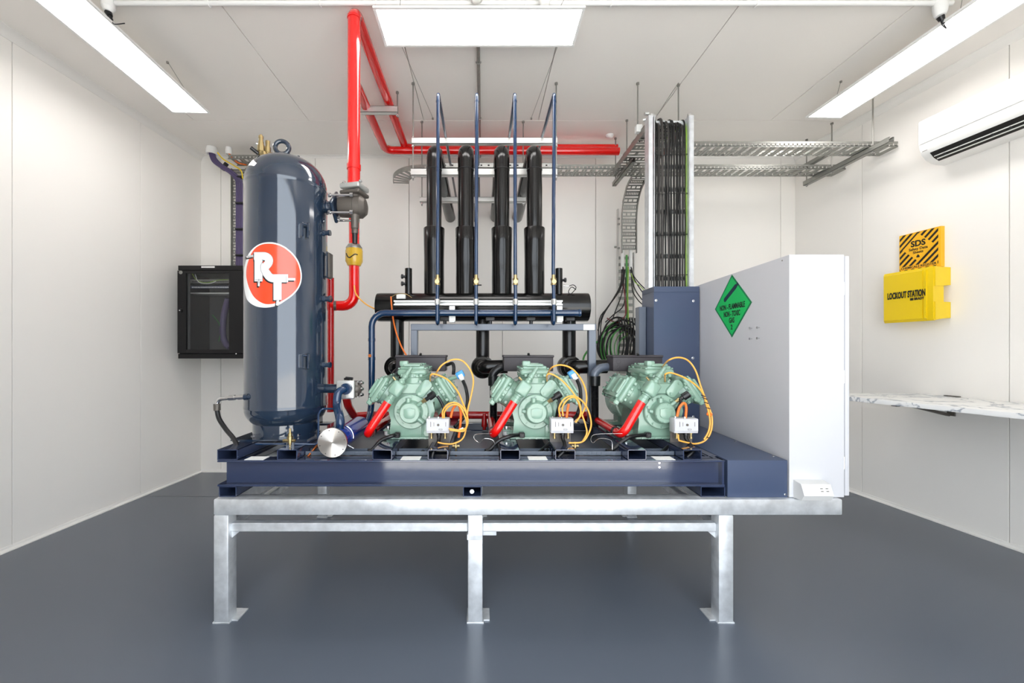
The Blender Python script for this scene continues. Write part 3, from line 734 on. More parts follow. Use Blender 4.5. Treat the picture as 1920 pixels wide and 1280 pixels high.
# big stop valve at the tank top
s = thing('inlet_stop_valve', 'dark iron stop valve with white top flange on the upper side of the tank', 'valve', W(655, 385, 2.38))
c = Vector((XW(661, 2.36), 2.38, ZW(388, 2.38)))
mb = MB(); mb.obox((x1 + .004, 2.40, ZW(353, 2.4)), (1, -.25, 0), (.25, 1, 0), (0, 0, 1), .125, .12, .030, .009, 3); mb.build('top_flange', 'strut', s)
mb = MB(); mb.obox((x1 + .004, 2.40, ZW(364.5, 2.4)), (1, -.25, 0), (.25, 1, 0), (0, 0, 1), .125, .12, .022, .008, 3)
mb.lathe((TC.x + TR + .075, 2.385, c.z), (1, 0, 0), [(0, .055), (.006, .058), (.085, .060), (.088, .064), (.125, .064), (.15, .045), (.158, .02)], seg=32)
mb.cyl((x1 + .004, 2.40, c.z + .03), (x1 + .004, 2.40, ZW(367, 2.4)), .045, seg=24)
mb.build('valve_body', 'iron', s)
mb = MB(); mb.lathe((TC.x + TR - .012, 2.385, c.z), (1, 0, 0), [(0, .046), (.012, .042), (.016, .034), (.055, .034), (.055, .036)], seg=28); mb.build('tank_nozzle', 'navy', s)
mb = MB(); mb.obox((TC.x + TR + .053, 2.385, c.z), (1, 0, 0), (0, 1, 1), (0, -1, 1), .020, .135, .135, .014, 3); mb.build('tank_flange', 'navy', s)
for dy, dz in ((-.062, .048), (-.062, -.050), (.055, -.06), (.055, .05)):
    mb = MB(); mb.cyl((TC.x + TR + .036, 2.385 + dy, c.z + dz), (x1 + .012, 2.385 + dy, c.z + dz), .0065, seg=10); mb.build('stud', 'chrome', s)
    mb = MB(); mb.cyl((x1 + .002, 2.385 + dy, c.z + dz), (x1 + .020, 2.385 + dy, c.z + dz), .013, seg=6); mb.cyl((TC.x + TR + .030, 2.385 + dy, c.z + dz), (TC.x + TR + .043, 2.385 + dy, c.z + dz), .012, seg=6); mb.build('stud_nut', 'chrome', s)
for dx, dy in ((-.048, -.04), (.05, -.058), (.052, .045), (-.045, .055)):
    bolts(s, [(x1 + .004 + dx, 2.4 + dy, ZW(348.5, 2.4))], (0, 0, 1), .008, .010)
px_ = XW(662, 2.34); mb = MB()
mb.lathe((px_ + .004, 2.36, c.z - .055), (0, 0, -1), [(0, .030), (.02, .022), (.075, .021), (.08, .017), (.085, .019), (.105, .018), (.105, .014)], seg=20); mb.build('stem_housing', 'iron', s)
mb = MB(); mb.lathe((px_ + .004, 2.36, c.z - .158), (0, 0, -1), [(0, .015), (.055, .014), (.06, .012)], seg=16); mb.build('stem_cap', 'plastic', s)
# second riser behind
v = thing('discharge_riser', 'thinner red pipe standing behind the tank valve, with yellow check valve', 'pipe', W(664, 575, 2.94))
x2 = -.92; zz2 = ZW(152, 2.95) 
zl = ZW(573, 2.94)
mb = MB(); mb.tube([(-1.08, 2.94, zl), (x2, 2.94, zl), (x2, 2.94, zz2), (x2 - .015, 3.95, zT - .075), (1.31, 3.95, zT - .085)], RP, bend=.08, seg=24); mb.build('pipe_run', 'red', v)
yv = thing('check_valve', 'yellow bell shaped check valve on the red pipe beside the tank', 'valve', (x2, 2.94, ZW(480, 2.94)))
b = yv
zc = ZW(498, 2.94)
mb = MB(); mb.lathe((x2, 2.94, zc), (0, 0, 1), [(-.004, .037), (0, .046), (.012, .050), (.03, .060), (.105, .060), (.115, .056), (.120, .057)], seg=32); cv = mb.build('valve_body', 'yellowv', b)
mb = MB(); mb.lathe((x2, 2.94, zc + .118), (0, 0, 1), [(0, .058), (.010, .058), (.020, .05), (.035, .040)], seg=12); mb.build('valve_collar', 'galv2', b)
mb = MB(); mb.tube([Vector((x2 + .061 * math.sin(a), 2.94 - .061 * math.cos(a), zc + .058 + h)) for a, h in ((-.75, .02), (-.5, -.004), (-.2, -.012), (.1, .0), (.4, .012), (.7, .010))], .004, smooth=True, seg=8)
mb.build('flow_arrow', 'ink', cv)
mb = MB(); mb.tube([(-1.085, 2.93, 1.80), (-1.085, 2.93, .90), (-1.085, 2.93, .846)], .024, seg=20)
dv = thing('drop_pipe', 'dark red pipe standing close behind the tank', 'pipe', (-1.085, 2.93, .84)); mb.build('pipe_run', 'dkred', dv)
mb = MB(); mb.cyl((-1.063, 2.93, zl), (-1.045, 2.935, zl), .034, seg=20); mb.build('tee_joint', 'iron', dv)
hz = ZW(778, 2.85)
v = thing('discharge_header', 'dark red pipe running along the skid behind the compressors', 'pipe', (0, 2.85, hz))
mb = MB(); mb.tube([(XW(661, 2.75), 2.62, ZW(744, 2.62)), (XW(661, 2.75), 2.66, ZW(760, 2.66)), (XW(668, 2.85), 2.80, hz), (XW(690, 2.85), 2.85, hz), (XW(1106, 2.85), 2.85, hz)], .026, bend=.05, seg=20); mb.build('pipe_run', 'dkred', v)
mb = MB(); mb.lathe((XW(1106, 2.85), 2.85, hz), (1, 0, 0), [(0, .026), (.012, .022), (.02, .01)], seg=20); mb.build('end_cap', 'dkred', v)
for px in (908,):
    mb = MB(); mb.lathe((XW(px, 2.80), 2.80, hz - .07), (0, 0, 1), [(-.02, .012), (0, .012), (0, .020), (.05, .018), (.07, .012), (.09, .010)], seg=12); mb.build('branch_valve', 'dkred', v)

# ================================================================== SUCTION HEADER AND RISERS
HY = 2.9; hzc = ZW(576, HY)
v = thing('suction_header', 'fat black insulated header pipe lying level behind the compressors', 'pipe', (0, HY, hzc - .1))
mb = MB(); mb.lathe((XW(709, HY), HY, hzc), (1, 0, 0), [(-.002, .085), (0, .098), (.02, .1), (1.46, .1), (1.478, .099), (1.48, .085), (1.475, .075)], seg=48); mb.build('insulated_pipe', 'black', v)
for px, side in ((766, -1), (1048, 1)):
    x = XW(px, 2.88); z1_ = ZW(503, 2.88)
    mb = MB(); mb.lathe((x, 2.88, hzc + .08), (0, 0, 1), [(0, .025), (z1_ - hzc - .082, .025), (z1_ - hzc - .08, .022)], seg=24); sp = mb.build('standpipe', 'black', v)
    for dz in ((.060, .11) if side < 0 else (.085,)):
        mb = MB(); mb.cyl((x, 2.88, z1_ - dz), (x + side * .045, 2.86, z1_ - dz), .0095, seg=12); mb.cyl((x + side * .036, 2.864, z1_ - dz), (x + side * .046, 2.859, z1_ - dz), .016, seg=12); mb.build('access_fitting', 'plastic', sp)
mb = MB(); p = W(1056, 535, 2.85); mb.cyl(p, p + Vector((.04, 0, -.004)), .006, seg=10); mb.build('sensor_tip', 'chrome', v)
mb = MB(); mb.tube([p + Vector((.04, 0, -.004)), W(1075, 534, 2.85), W(1080, 540, 2.85), W(1070, 551, 2.85), W(1066, 546, 2.85), W(1072, 538, 2.85), W(1080, 543, 2.85)], .003, smooth=True, seg=6); mb.build('sensor_lead', 'rubber', v)
def plate_fit(px0, px1, py0, py1, name, d=2.79):
    mb = MB(); mb.box(XW(px0, d), XW(px1, d), d, d + .02, ZW(py1, d), ZW(py0, d), .003); return mb.build(name, 'label', v)
plate_fit(743, 760, 551, 560, 'junction_clip')
mb = MB(); mb.tube([W(733, 557, 2.78), W(745, 551, 2.78), W(760, 551, 2.78), W(772, 558, 2.78)], .003, smooth=True, seg=6); mb.build('brass_loop', 'brass', v)
rx = (814, 873.5, 941, 1002); grp = 'insulated suction risers above the header'
names = ['first black insulated suction riser counting from the tank, bending back under the ceiling', 'second black insulated suction riser counting from the tank, with wrinkled top bend',
         'third black insulated suction riser counting from the tank', 'black insulated suction riser farthest from the tank, next to the cable ladder']
for i, px in enumerate(rx):
    x = XW(px, HY); zt_ = ZW(277, HY); zs = ZW(428, HY)
    v = thing('suction_riser', names[i], 'pipe', (x, HY, hzc + .1), grp)
    r = .0535 if i != 1 else .057
    mb = MB(); pts = fillet([Vector((x, HY, zs - .02)), Vector((x, HY, zt_)), Vector((x, YB - .002, zt_ - .03))], .105, 10)
    full = []
    for a, b in zip(pts[:-1], pts[1:]):
        n = max(1, int((b - a).length / .09))
        for k in range(n): full.append(a.lerp(b, k / n))
    full.append(pts[-1])
    rr = [r * (1 + random.uniform(-.025, .03)) for _ in full]
    mb.tube(full, rr, seg=28); mb.build('insulated_pipe', 'black', v, ang=60)
    for zc_ in (ZW(320, HY),):
        mb = MB(); mb.lathe((x, HY, zc_), (0, 0, 1), [(0, r), (.001, r + .002), (.006, r + .002), (.007, r)], seg=28); mb.build('tape_seam', 'plastic', v)
    zb0 = ZW(556, HY); H = zs - zb0
    mb = MB(); mb.lathe((x, HY, zb0), (0, 0, 1), [(-.014, .040), (0, .066), (.02, .070), (H * .25, .071), (H * .42, .070), (H * .56, .070), (H * .75, .072), (H - .004, .074), (H, .071), (H + .004, .058)], seg=32)
    # seam of the split sleeve: the front is pinched in an hourglass
    for q in mb.bm.verts:
        f = (q.co.z - zb0) / H; front = max(0, -(q.co.y - HY) / .072); side = (q.co.x - x) / .072
        if .22 < f < .86 and front > .3:
            k = math.exp(-((f - .52) / .10) ** 2)
            q.co.y += .016 * k * (1 - abs(side) * .6) * front
    mb.build('insulation_sleeve', 'black', v, ang=60)
# drops to the compressors
vx = (-.603, 0, .61); cxs = (-.38, .281, .95)
dl_ = ['black insulated drop with elbow behind the compressor nearest the tank', 'black insulated drop with round flange behind the middle compressor', 'black insulated drop with elbow behind the compressor nearest the blue duct']
for i in range(3):
    x = vx[i]; cx_ = cxs[i]; zc_ = ZW(689, 2.78)
    v = thing('suction_drop', dl_[i], 'pipe', (x, HY, zc_), 'insulated drops behind the compressors')
    mb = MB(); mb.cyl((x, HY, hzc - .07), (x, HY, zc_ + .02), .047, seg=28); mb.build('insulated_pipe', 'black', v)
    mb = MB(); mb.lathe((x, 2.98, zc_), (0, -1, 0), [(0, .05), (.03, .078), (.13, .080), (.14, .074), (.16, .074), (.165, .060), (.19, .052), (.2, .03)], seg=40); mb.build('valve_insulation', 'black', v)
    mb = MB(); mb.tube([(x, 2.9, zc_), (x, 2.80, zc_), (x + .02, 2.77, zc_ + .005), (cx_ - .115, 2.77, zc_ + .008)], .046, bend=.06, seg=24); mb.build('elbow', 'black', v)
    hx = cx_ - (.168, .213, .24)[i]; hy = 2.60
    mb = MB(); mb.tube([(cx_ - .10, 2.62, zc_ + .012), (hx + .045, 2.61, zc_ + .006), (hx, 2.60, zc_ - .03), (hx, 2.60, zc_ - .065)], .026, smooth=True, seg=20); mb.build('hose_elbow', 'frame' if i == 2 else 'plastic', v)
    mb = MB(); mb.lathe((hx, hy, zc_ - .045), (0, 0, -1), [(0, .034), (.06, .033), (.062, .028)], seg=24); mb.build('hose_cuff', 'plastic', v)
    L_ = zc_ - .105 - .765; pr = []
    n = 60
    for k in range(n): pr += [(L_ * k / n, .0215), (L_ * (k + .5) / n, .0245)]
    mb = MB(); mb.lathe((hx, hy, zc_ - .10), (0, 0, -1), pr + [(L_, .0215)], seg=16); mb.build('corrugated_hose', 'plastic', v)

# ================================================================== PIPE FRAME, STRUTS, LIQUID HEADER
FY = 2.70
v = thing('pipe_support_frame', 'grey painted portal frame on the skid carrying the pipe headers', 'frame', (.14, FY, .78))
zf1, zf0 = ZW(607, FY), ZW(618, FY) - .004
mb = MB(); mb.box(XW(770, FY), XW(1118, FY), FY, FY + .05, zf0, zf1, .003); fb = mb.build('top_bar', 'frame', v)
for a, b in ((770, 782.5), (1104, 1118)):
    mb = MB(); mb.box(XW(a, FY), XW(b, FY), FY + .002, FY + .048, .78, zf0 + .002, .003); mb.build('post', 'frame', v)
mb = MB(); mb.box(XW(1094, FY), XW(1115, FY), FY - .0015, FY, zf0 + .002, zf1 - .003); mb.build('paper_label', 'label', fb)
for x in (-.25, 0.05, .32, .58):
    mb = MB(); mb.cyl((x, FY + .02, zf1), (x, FY + .02, zf1 + .02), .012, seg=10); mb.box(x - .03, x + .03, FY + .01, FY + .045, zf1 + .02, hzc - .085, .004); mb.build('saddle', 'plastic', v)
SYY = 2.64
v = thing('pipe_clamp_rail', 'bright steel channel rail holding the blue pipes in front of the black header', 'rail', (0, SYY, ZW(573, SYY)))
z0_, z1_ = ZW(573, SYY), ZW(562, SYY); xa, xb = XW(738, SYY), XW(1055, SYY)
mb = MB(); mb.box(xa, xb, SYY + .03, SYY + .034, z0_, z1_); mb.box(xa, xb, SYY, SYY + .034, z1_ - .003, z1_); mb.box(xa, xb, SYY, SYY + .034, z0_, z0_ + .003)
mb.box(xa, xb, SYY, SYY + .003, z1_ - .012, z1_); mb.box(xa, xb, SYY, SYY + .003, z0_, z0_ + .012); mb.build('channel', 'strut', v)
for px in (848, 1050):
    mb = MB(); mb.box(XW(px - 6, SYY), XW(px + 5, SYY), SYY + .004, SYY + .036, ZW(604, SYY), z0_, .002); mb.build('upright', 'strut', v)
    mb = MB(); mb.box(XW(px - 6, SYY), XW(px + 6, SYY), SYY - .006, SYY + .006, ZW(602, SYY), ZW(590, SYY), .002); mb.build('end_block', 'label', v)
LY = 2.60
v = thing('liquid_header', 'blue liquid pipe running level in front of the black header and down to the filter', 'pipe', (-.7, LY, .85))
lz = ZW(586.5, LY); xv = XW(697, LY)
mb = MB(); mb.tube([(xv + .02, 2.45, ZW(803, 2.5)), (xv, 2.50, ZW(792, 2.5)), (xv, LY - .02, ZW(770, LY)), (xv, LY, ZW(740, LY)), (xv, LY, lz), (XW(1085, LY), LY, lz)], .0205, bend=.085, seg=24); mb.build('pipe_run', 'blue', v)
mb = MB(); mb.lathe((XW(1084, LY), LY, lz), (1, 0, 0), [(0, .021), (.004, .024), (.014, .024), (.018, .02)], seg=24); mb.build('end_cap', 'blue', v)
for py in (640, 675):
    mb = MB(); mb.lathe((xv, LY, ZW(py, LY)), (0, 0, 1), [(0, .0205), (.001, .0225), (.02, .0225), (.021, .0205)], seg=24); mb.build('pipe_joint', 'blue', v)
mb = MB(); mb.cyl((xv - .005, LY - .018, ZW(666.5, LY)), (xv - .005, LY - .03, ZW(666.5, LY)), .010, seg=16); mb.build('copper_plug', 'copper', v)
bx = (-.282, -.041, .204, .442); DYB = 2.57
bl = ['blue liquid pipe closest to the tank, rising from the header to the ceiling', 'second blue liquid pipe counting from the tank', 'third blue liquid pipe counting from the tank', 'blue liquid pipe farthest from the tank, with a brass valve at its foot']
for i, x in enumerate(bx):
    v = thing('liquid_riser', bl[i], 'pipe', (x, DYB, lz - .05), 'blue liquid risers')
    zt_ = ZW(174, 2.6)
    lean = (.0, .004, .0, .012)[i]
    mb = MB(); mb.tube([(x, LY, lz - .01), (x, LY, ZW(607, 2.58)), (x, DYB - .02, ZW(607, 2.58)), (x, DYB - .02, ZW(560, 2.58)), (x, DYB, ZW(505, 2.58)), (x + lean, DYB + .03, zt_ + .0), (x + lean, YB - .002, zt_ - .01)], .0115 , bend=.028, seg=16); mb.build('pipe_run', 'blue', v)
    mb = MB(); mb.cyl((x + lean, DYB + .03, zt_ - .06), (x + lean, DYB + .03, zt_ - .05), .0135, seg=16); mb.build('pipe_joint', 'blue', v)
    b = Vector((x, DYB - .006, ZW(540, DYB)))
    mb = MB(); mb.lathe(b, (0, 0, 1), [(0, .011), (.018, .013), (.018, .017), (.028, .017), (.028, .014), (.05, .014), (.05, .018), (.06, .018), (.06, .012), (.082, .0115)], seg=12); bv = mb.build('ball_valve', 'brass', v)
    mb = MB(); mb.cyl(b + Vector((0, -.01, .036)), b + Vector((0, -.028, .036)), .014, seg=16); mb.build('valve_cap', 'brass', bv)
    if i == 1: mb = MB(); mb.cyl(b + Vector((.01, -.01, .016)), b + Vector((.034, -.014, .016)), .004, seg=8); mb.build('port_cap', 'plastic', bv)
    zc_ = ZW(567.5, 2.6)
    mb = MB(); mb.lathe((x, DYB - .02, zc_ - .018), (0, 0, 1), [(0, .013), (.001, .0165), (.035, .0165), (.036, .013)], seg=16); mb.box(x - .006, x + .006, DYB - .045, DYB - .03, zc_ - .012, zc_ + .012, .002); mb.build('pipe_clamp', 'strut', v)

# struts hung from the ceiling
def strut(label, x0, x1, y, z0, z1, name='strut_channel', holes=0, ax=0):
    v = thing(name, label, 'channel', ((x0 + x1) / 2, y, z1) if ax == 0 else (x0, (y[0] + y[1]) / 2, z1))
    mb = MB()
    if ax == 0:
        mb.box(x0, x1, y, y + .003, z0, z1); mb.box(x0, x1, y + .038, y + .041, z0, z1); mb.box(x0, x1, y, y + .041, z0, z0 + .003)
        mb.box(x0, x1, y, y + .012, z1 - .003, z1); mb.box(x0, x1, y + .029, y + .041, z1 - .003, z1)
    else:
        mb.box(x0, x0 + .003, y[0], y[1], z0, z1); mb.box(x1 - .003, x1, y[0], y[1], z0, z1); mb.box(x0, x1, y[0], y[1], z0, z0 + .003)
        mb.box(x0, x0 + .012, y[0], y[1], z1 - .003, z1); mb.box(x1 - .012, x1, y[0], y[1], z1 - .003, z1)
    mb.build('channel', 'strut' if ax == 0 else 'galv2', v)
    if holes:
        n = holes; 
        for k in range(n):
            mb = MB(); x = x0 + (x1 - x0) * (k + .5) / n; mb.box(x - .008, x + .008, y - .0006, y, z0 + .014, z0 + .026); mb.build('slot', 'dark', v)
    return v
def rod(label, x, y, z0, z1=HC, r=.0052, nuts=()):
    v = thing('threaded_rod', label, 'rod', (x, y, z1))
    mb = MB(); mb.cyl((x, y, z0), (x, y, z1), r, seg=10); mb.build('rod', 'rod', v)
    mb = MB(); mb.cyl((x, y, z1 - .014), (x, y, z1), .012, seg=6); mb.build('anchor', 'rod', v)
    for z in nuts:
        mb = MB(); mb.cyl((x, y, z - .006), (x, y, z + .006), .011, seg=6); mb.build('nut', 'chrome', v)
    return v
za, zb2 = ZW(268.5, 3.13), ZW(257.5, 3.13)
strut('white strut channel highest across the risers, touching the red pipes', XW(772, 3.13), XW(1045, 3.13), 3.13, za, zb2)
za2, zb3 = ZW(328, 3.13), ZW(313, 3.13) - .01
strut('white strut channel in front of the risers, hung halfway below the highest one', XW(770, 3.13), XW(1045, 3.13), 3.13, za2, zb3 )
za3, zb4 = ZW(378, 3.66), ZW(369, 3.66)
strut('short white strut channel lowest behind the risers', XW(787, 3.66), XW(986, 3.66), 3.66, za3, zb4)
strut('perforated strut channel behind the risers, level with the cable tray', XW(828, 3.6), XW(1045, 3.6), 3.6, ZW(314, 3.6), ZW(305, 3.6), holes=16)
for px, lb in ((774.5, 'zinc threaded rod holding the tank end of the two front struts'), (1043, 'zinc threaded rod holding the ladder end of the two front struts')):
    rod(lb, XW(px, 3.15), 3.151, za2 - .03, nuts=(za2 - .008, za - .008, zb2 + .008))
for px, lb in ((791, 'zinc threaded rod at the tank end of the lowest strut'), (981, 'zinc threaded rod at the other end of the lowest strut')):
    rod(lb, XW(px, 3.68), 3.681, za3 - .03, nuts=(za3 - .008,))
v = strut('short strut carrying the two red pipes beside the ceiling bend', XW(675, 3.24), XW(745, 3.24), 3.24, ZW(210, 3.24), ZW(198, 3.24))
rod('zinc threaded rod at the strut of the two red pipes', XW(742, 3.2), 3.26, ZW(212, 3.24) - .02, nuts=(ZW(212, 3.24) - .004,))
# ================================================================== CABLE TRAYS
def tray(mb, p, q, w, h=.045, pitch=.075, fill=.62):
    """perforated tray from p to q (floor level of the tray), side rails with a row of holes"""
    p, q = Vector(p), Vector(q); L = (q - p).length; d = (q - p) / L; up = Vector((0, 0, 1))
    if abs(d.z) > .8: up = Vector((0, -1, 0))
    s = d.cross(up).normalized()
    for sg in (-1, 1):
        o = p + s * sg * w / 2
        mb.obox(o + d * L / 2 + up * .006, d, s, up, L, .002, .012); mb.obox(o + d * L / 2 + up * (h - .008), d, s, up, L, .002, .016)
        n = int(L / .035)
        for k in range(n): mb.obox(o + d * (k + .5) * L / n + up * h * .4, d, s, up, L / n * .66, .002, h * .55)
    n = max(1, int(L / pitch))
    for k in range(n):
        mb.obox(p + d * (k + .5) * L / n, d, s, up, L / n * fill * .42, w, .003)
        mb.obox(p + d * ((k + .5) * L / n + L / n * .34), d, s, up, L / n * fill * .42, w, .003)
TZ1 = 2.935
v = thing('cable_tray', 'long perforated cable tray hung nearer the door, reaching the right wall', 'cable tray', (2.4, 3.40, TZ1))
mb = MB(); tray(mb, (1.49, 3.415, TZ1), (3.375, 3.415, TZ1), .155); mb.build('tray_run', 'galv2', v, ang=20)
v = thing('cable_tray', 'long perforated cable tray along the back wall behind the other tray', 'cable tray', (1.2, 3.83, TZ1))
mb = MB(); tray(mb, (-.56, 3.83, TZ1), (3.32, 3.83, TZ1), .15); mb.build('tray_run', 'galv2', v, ang=20)
mb = MB(); c0 = Vector((-.56, 4.08, TZ1)); R0 = .25
for k in range(8):
    a = -PI / 2 - PI / 2 * (k + .5) / 8; dr = Vector((math.cos(a), math.sin(a), 0)); tg = Vector((-dr.y, dr.x, 0))
    mb.obox(c0 + dr * R0, tg, dr, (0, 0, 1), .030, .15, .003)
for rr in (R0 - .075, R0 + .075):
    P = [c0 + Vector((math.cos(a), math.sin(a), 0)) * rr for a in [-PI / 2 - PI / 2 * k / 10 for k in range(11)]]
    mb.rings([[q, q + Vector((0, 0, .045)), q + Vector((.002, .002, .045)), q + Vector((.002, .002, 0))] for q in P])
mb.build('tray_bend', 'galv2', v, ang=20)
# level ladder between the trays and the vertical one
def ladder(mb, pts, w, side, h=.05, rung=.05, pitch=.1, rail=.004):
    """perforated ladder following a path; side = the ladder's cross direction"""
    pts = [Vector(p) for p in pts]; side = Vector(side).normalized()
    T = [(pts[min(i + 1, len(pts) - 1)] - pts[max(i - 1, 0)]).normalized() for i in range(len(pts))]
    N = [side.cross(t_).normalized() for t_ in T]
    for sg in (-1, 1):
        mb.rings([[p + side * sg * w / 2, p + side * sg * w / 2 + n_ * h, p + side * sg * (w / 2 - rail) + n_ * h, p + side * sg * (w / 2 - rail)] for p, n_ in zip(pts, N)])
    acc = 0; L = [0]
    for a, b in zip(pts[:-1], pts[1:]): L.append(L[-1] + (b - a).length)
    k = 0
    while (k + .5) * pitch < L[-1]:
        s_ = (k + .5) * pitch; i = max(j for j in range(len(L)) if L[j] <= s_); i = min(i, len(pts) - 2)
        f = (s_ - L[i]) / max(1e-6, L[i + 1] - L[i]); p = pts[i].lerp(pts[i + 1], f); t_ = (pts[i + 1] - pts[i]).normalized(); n_ = side.cross(t_).normalized()
        if k % 2: 
            for dd_ in (-.36, .36): mb.obox(p + t_ * rung * dd_, t_, side, n_, rung * .28, w, .003)
            for q in range(9): mb.obox(p + side * w * ((q + .5) / 9 - .5), t_, side, n_, rung * .7, w / 9 * .5, .003)
        else:
            for dd_ in (-.36, .36): mb.obox(p + t_ * rung * dd_, t_, side, n_, rung * .28, w, .003)
            for q in (-.47, -.15, .15, .47): mb.obox(p + side * w * q, t_, side, n_, rung * .7, w * .08, .003)
        k += 1
v = thing('level_cable_ladder', 'wide perforated ladder tray joining the upright cable ladder to the wall trays', 'cable tray', (1.34, 3.4, TZ1))
mb = MB(); ladder(mb, [(1.335, 2.99, TZ1 - .004), (1.335, 3.4, TZ1 - .004), (1.335, 3.74, TZ1 - .004)], .30, (-1, 0, 0), .05, .075, .1); mb.build('ladder_run', 'galv2', v, ang=20)
mb = MB(); mb.box(1.155, 1.20, 3.08, 3.125, TZ1 - .01, TZ1 + .045, .003); mb.build('white_clamp', 'label', v)
mb = MB(); mb.cyl((1.17, 3.0, 2.965), (1.21, 2.99, 2.965), .012, seg=10); mb.cyl((1.175, 2.98, 3.0), (1.205, 2.98, 3.0), .012, seg=10); mb.build('splice_bolt', 'strut', v)
# upright ladder with the power cables
v = thing('upright_cable_ladder', 'upright galvanised ladder on the blue duct holding the thick bundle of black cables', 'cable ladder', (1.33, 2.95, DZT))
zt_ = ZW(219, 2.92)
for x0, x1 in ((1.172, 1.216), (1.457, 1.490)):
    mb = MB(); mb.box(x0, x0 + .0035, 2.90, 2.97, DZT, zt_); mb.box(x0, x1 - (.0 if x0 > 1.3 else .016), 2.897, 2.9005, DZT, zt_) if x0 < 1.3 else mb.box(x0 + .005, x1, 2.897, 2.9005, DZT, zt_)
    mb.box(x1 - .004, x1 - .0005, 2.90, 2.97, DZT, zt_); mb.build('side_rail', 'galv', v)
for k in range(8):
    z = DZT + .06 + k * .16; mb = MB(); mb.box(1.2, 1.46, 2.955, 2.968, z, z + .03, .002); mb.build('rung', 'galv', v)
for x in (1.205, 1.474):
    mb = MB(); mb.cyl((x - .012, 2.93, zt_ + .006), (x + .022, 2.93, zt_ + .006), .013, seg=12); mb.cyl((x, 2.95, zt_ + .03), (x + .02, 2.95, zt_ + .03), .010, seg=10); mb.build('corner_bracket', 'strut', v)
# power cables
n = 22; grp = 'power cables in the upright bundle'
wts = [random.uniform(.8, 1.25) for _ in range(n)]; wts[3] = 1.9; wts[4] = 1.4; wts[9] = 1.3
tot = sum(wts); x = 1.2215; span = .234
for i in range(n):
    r = wts[i] / tot * span / 2; cx_ = x + r; x += 2 * r
    rr = min(.0085, r * 1.12); dz = random.uniform(-.02, .015); yy = 2.925 + (i % 2) * .010
    P = []
    for k in range(8):
        P.append(Vector((cx_ + random.uniform(-.0015, .0015) + (.003 * math.sin(k * 1.1) if 8 <= i <= 11 else 0), yy + random.uniform(-.002, .002), DZT - .02 + k * (zt_ - .10 - DZT) / 7)))
    P += [Vector((cx_, yy + .012, zt_ - .035 + dz)), Vector((cx_, yy + .05, zt_ - .003 + dz)), Vector((cx_, yy + .12, zt_ + .0 + dz)), Vector((cx_, 3.3, 2.965 + .004 * (i % 3)))]
    mb = MB(); mb.tube(P, rr * (1.1 if rr > .007 else 1), smooth=True, seg=10, n=3)
    m = 'cable_grey' if i in (3, 4, 8, 13, 18) else ('ltgreen' if i == 21 else 'cable')
    o = mb.build('power_cable', m)
    if i == 21: tag(o, 'thin lime green cable at the edge of the upright bundle', 'cable', grp)
    else: tag(o, 'grey black power cable in the bundle on the upright ladder' if m == 'cable_grey' else 'black power cable in the bundle on the upright ladder', 'cable', 'grey power cables in the bundle' if m == 'cable_grey' else grp)
for py in (290, 363, 440, 516):
    mb = MB(); z = ZW(py, 2.91); mb.tube([(1.222, 2.93, z + .003), (1.224, 2.912, z), (1.28, 2.908, z - .004), (1.34, 2.912, z + .004), (1.40, 2.909, z + .003), (1.452, 2.912, z + .006), (1.455, 2.93, z + .006)], .0022, seg=6)
    o = mb.build('cable_tie', 'plastic', v)
# strut arms and rods of the trays
strut('slotted strut arm under the ends of both trays at the right wall', 3.135, 3.176, (3.17, 4.02), TZ1 - .045, TZ1 - .004, ax=1)
strut('slotted strut arm under the ladder tray near the upright bundle', 1.268, 1.305, (3.50, 4.02), TZ1 - .050, TZ1 - .012, ax=1)
strut('tapering strut arm across the top of the far trays', 3.0, 3.035, (3.55, 3.99), TZ1 + .05, TZ1 + .085, ax=1)
for y, lb in ((3.32, 'threaded rod before the end of the front tray at the right wall'), (3.71, 'threaded rod between the two trays near the right wall'), (4.00, 'threaded rod closest to the back wall at the right end of the trays')):
    rod(lb, 3.155, y, TZ1 - .06, nuts=(TZ1 - .05,))
rod('threaded rod in front of the ladder tray beside the cable bundle', 1.19, 3.15, TZ1 - .0)
rod('threaded rod behind the ladder tray beside the red pipe end', 1.285, 3.66, TZ1 - .06)
rod('short threaded rod by the closed end of the red pipes', 1.285, 3.97, TZ1 - .06)
rod('threaded rod directly behind the top of the cable bundle', XW(1272, 3.17), 3.17, 2.98)
v = thing('stay_wire', 'thin slanting stay wire from the ceiling to the cable bundle', 'wire', (1.5, 3.17, HC))
mb = MB(); mb.tube([(XW(1272, 3.15), 3.15, HC), (XW(1232, 3.02), 3.02, ZW(216, 3.02))], .002, seg=6); mb.build('wire', 'rod', v)
# curved tray down to the wall
v = thing('curved_cable_ladder', 'narrow perforated ladder curving down from the tray and running down the back wall', 'cable ladder', (1.49, 4.2, 2.2))
LX = 1.492
P = [(LX, 3.90, TZ1)] + [(LX, 3.93 + .27 * math.sin(a), TZ1 - .34 + .34 * math.cos(a)) for a in [PI / 2 * k / 10 for k in range(11)]] + [(LX, 4.20, z) for z in (2.5, 2.4, ZW(475, 4.2))]
mb = MB(); ladder(mb, P, .152, (-1, 0, 0), .035, .052, .067); mb.build('ladder_run', 'galv2', v, ang=20)
for px, py in ((1158, 410), (1158, 420), (1192, 385), (1158, 465), (1152, 463)):
    p = W(px, py, 4.19); mb = MB(); mb.cyl(p, p + Vector((.022, 0, 0)), .010, seg=10); mb.build('splice_bolt', 'galv2', v)
v = thing('wall_cable_ladder', 'straight ladder strip on the back wall under the curved one, full of loose wires', 'cable ladder', (1.49, 4.3, .9))
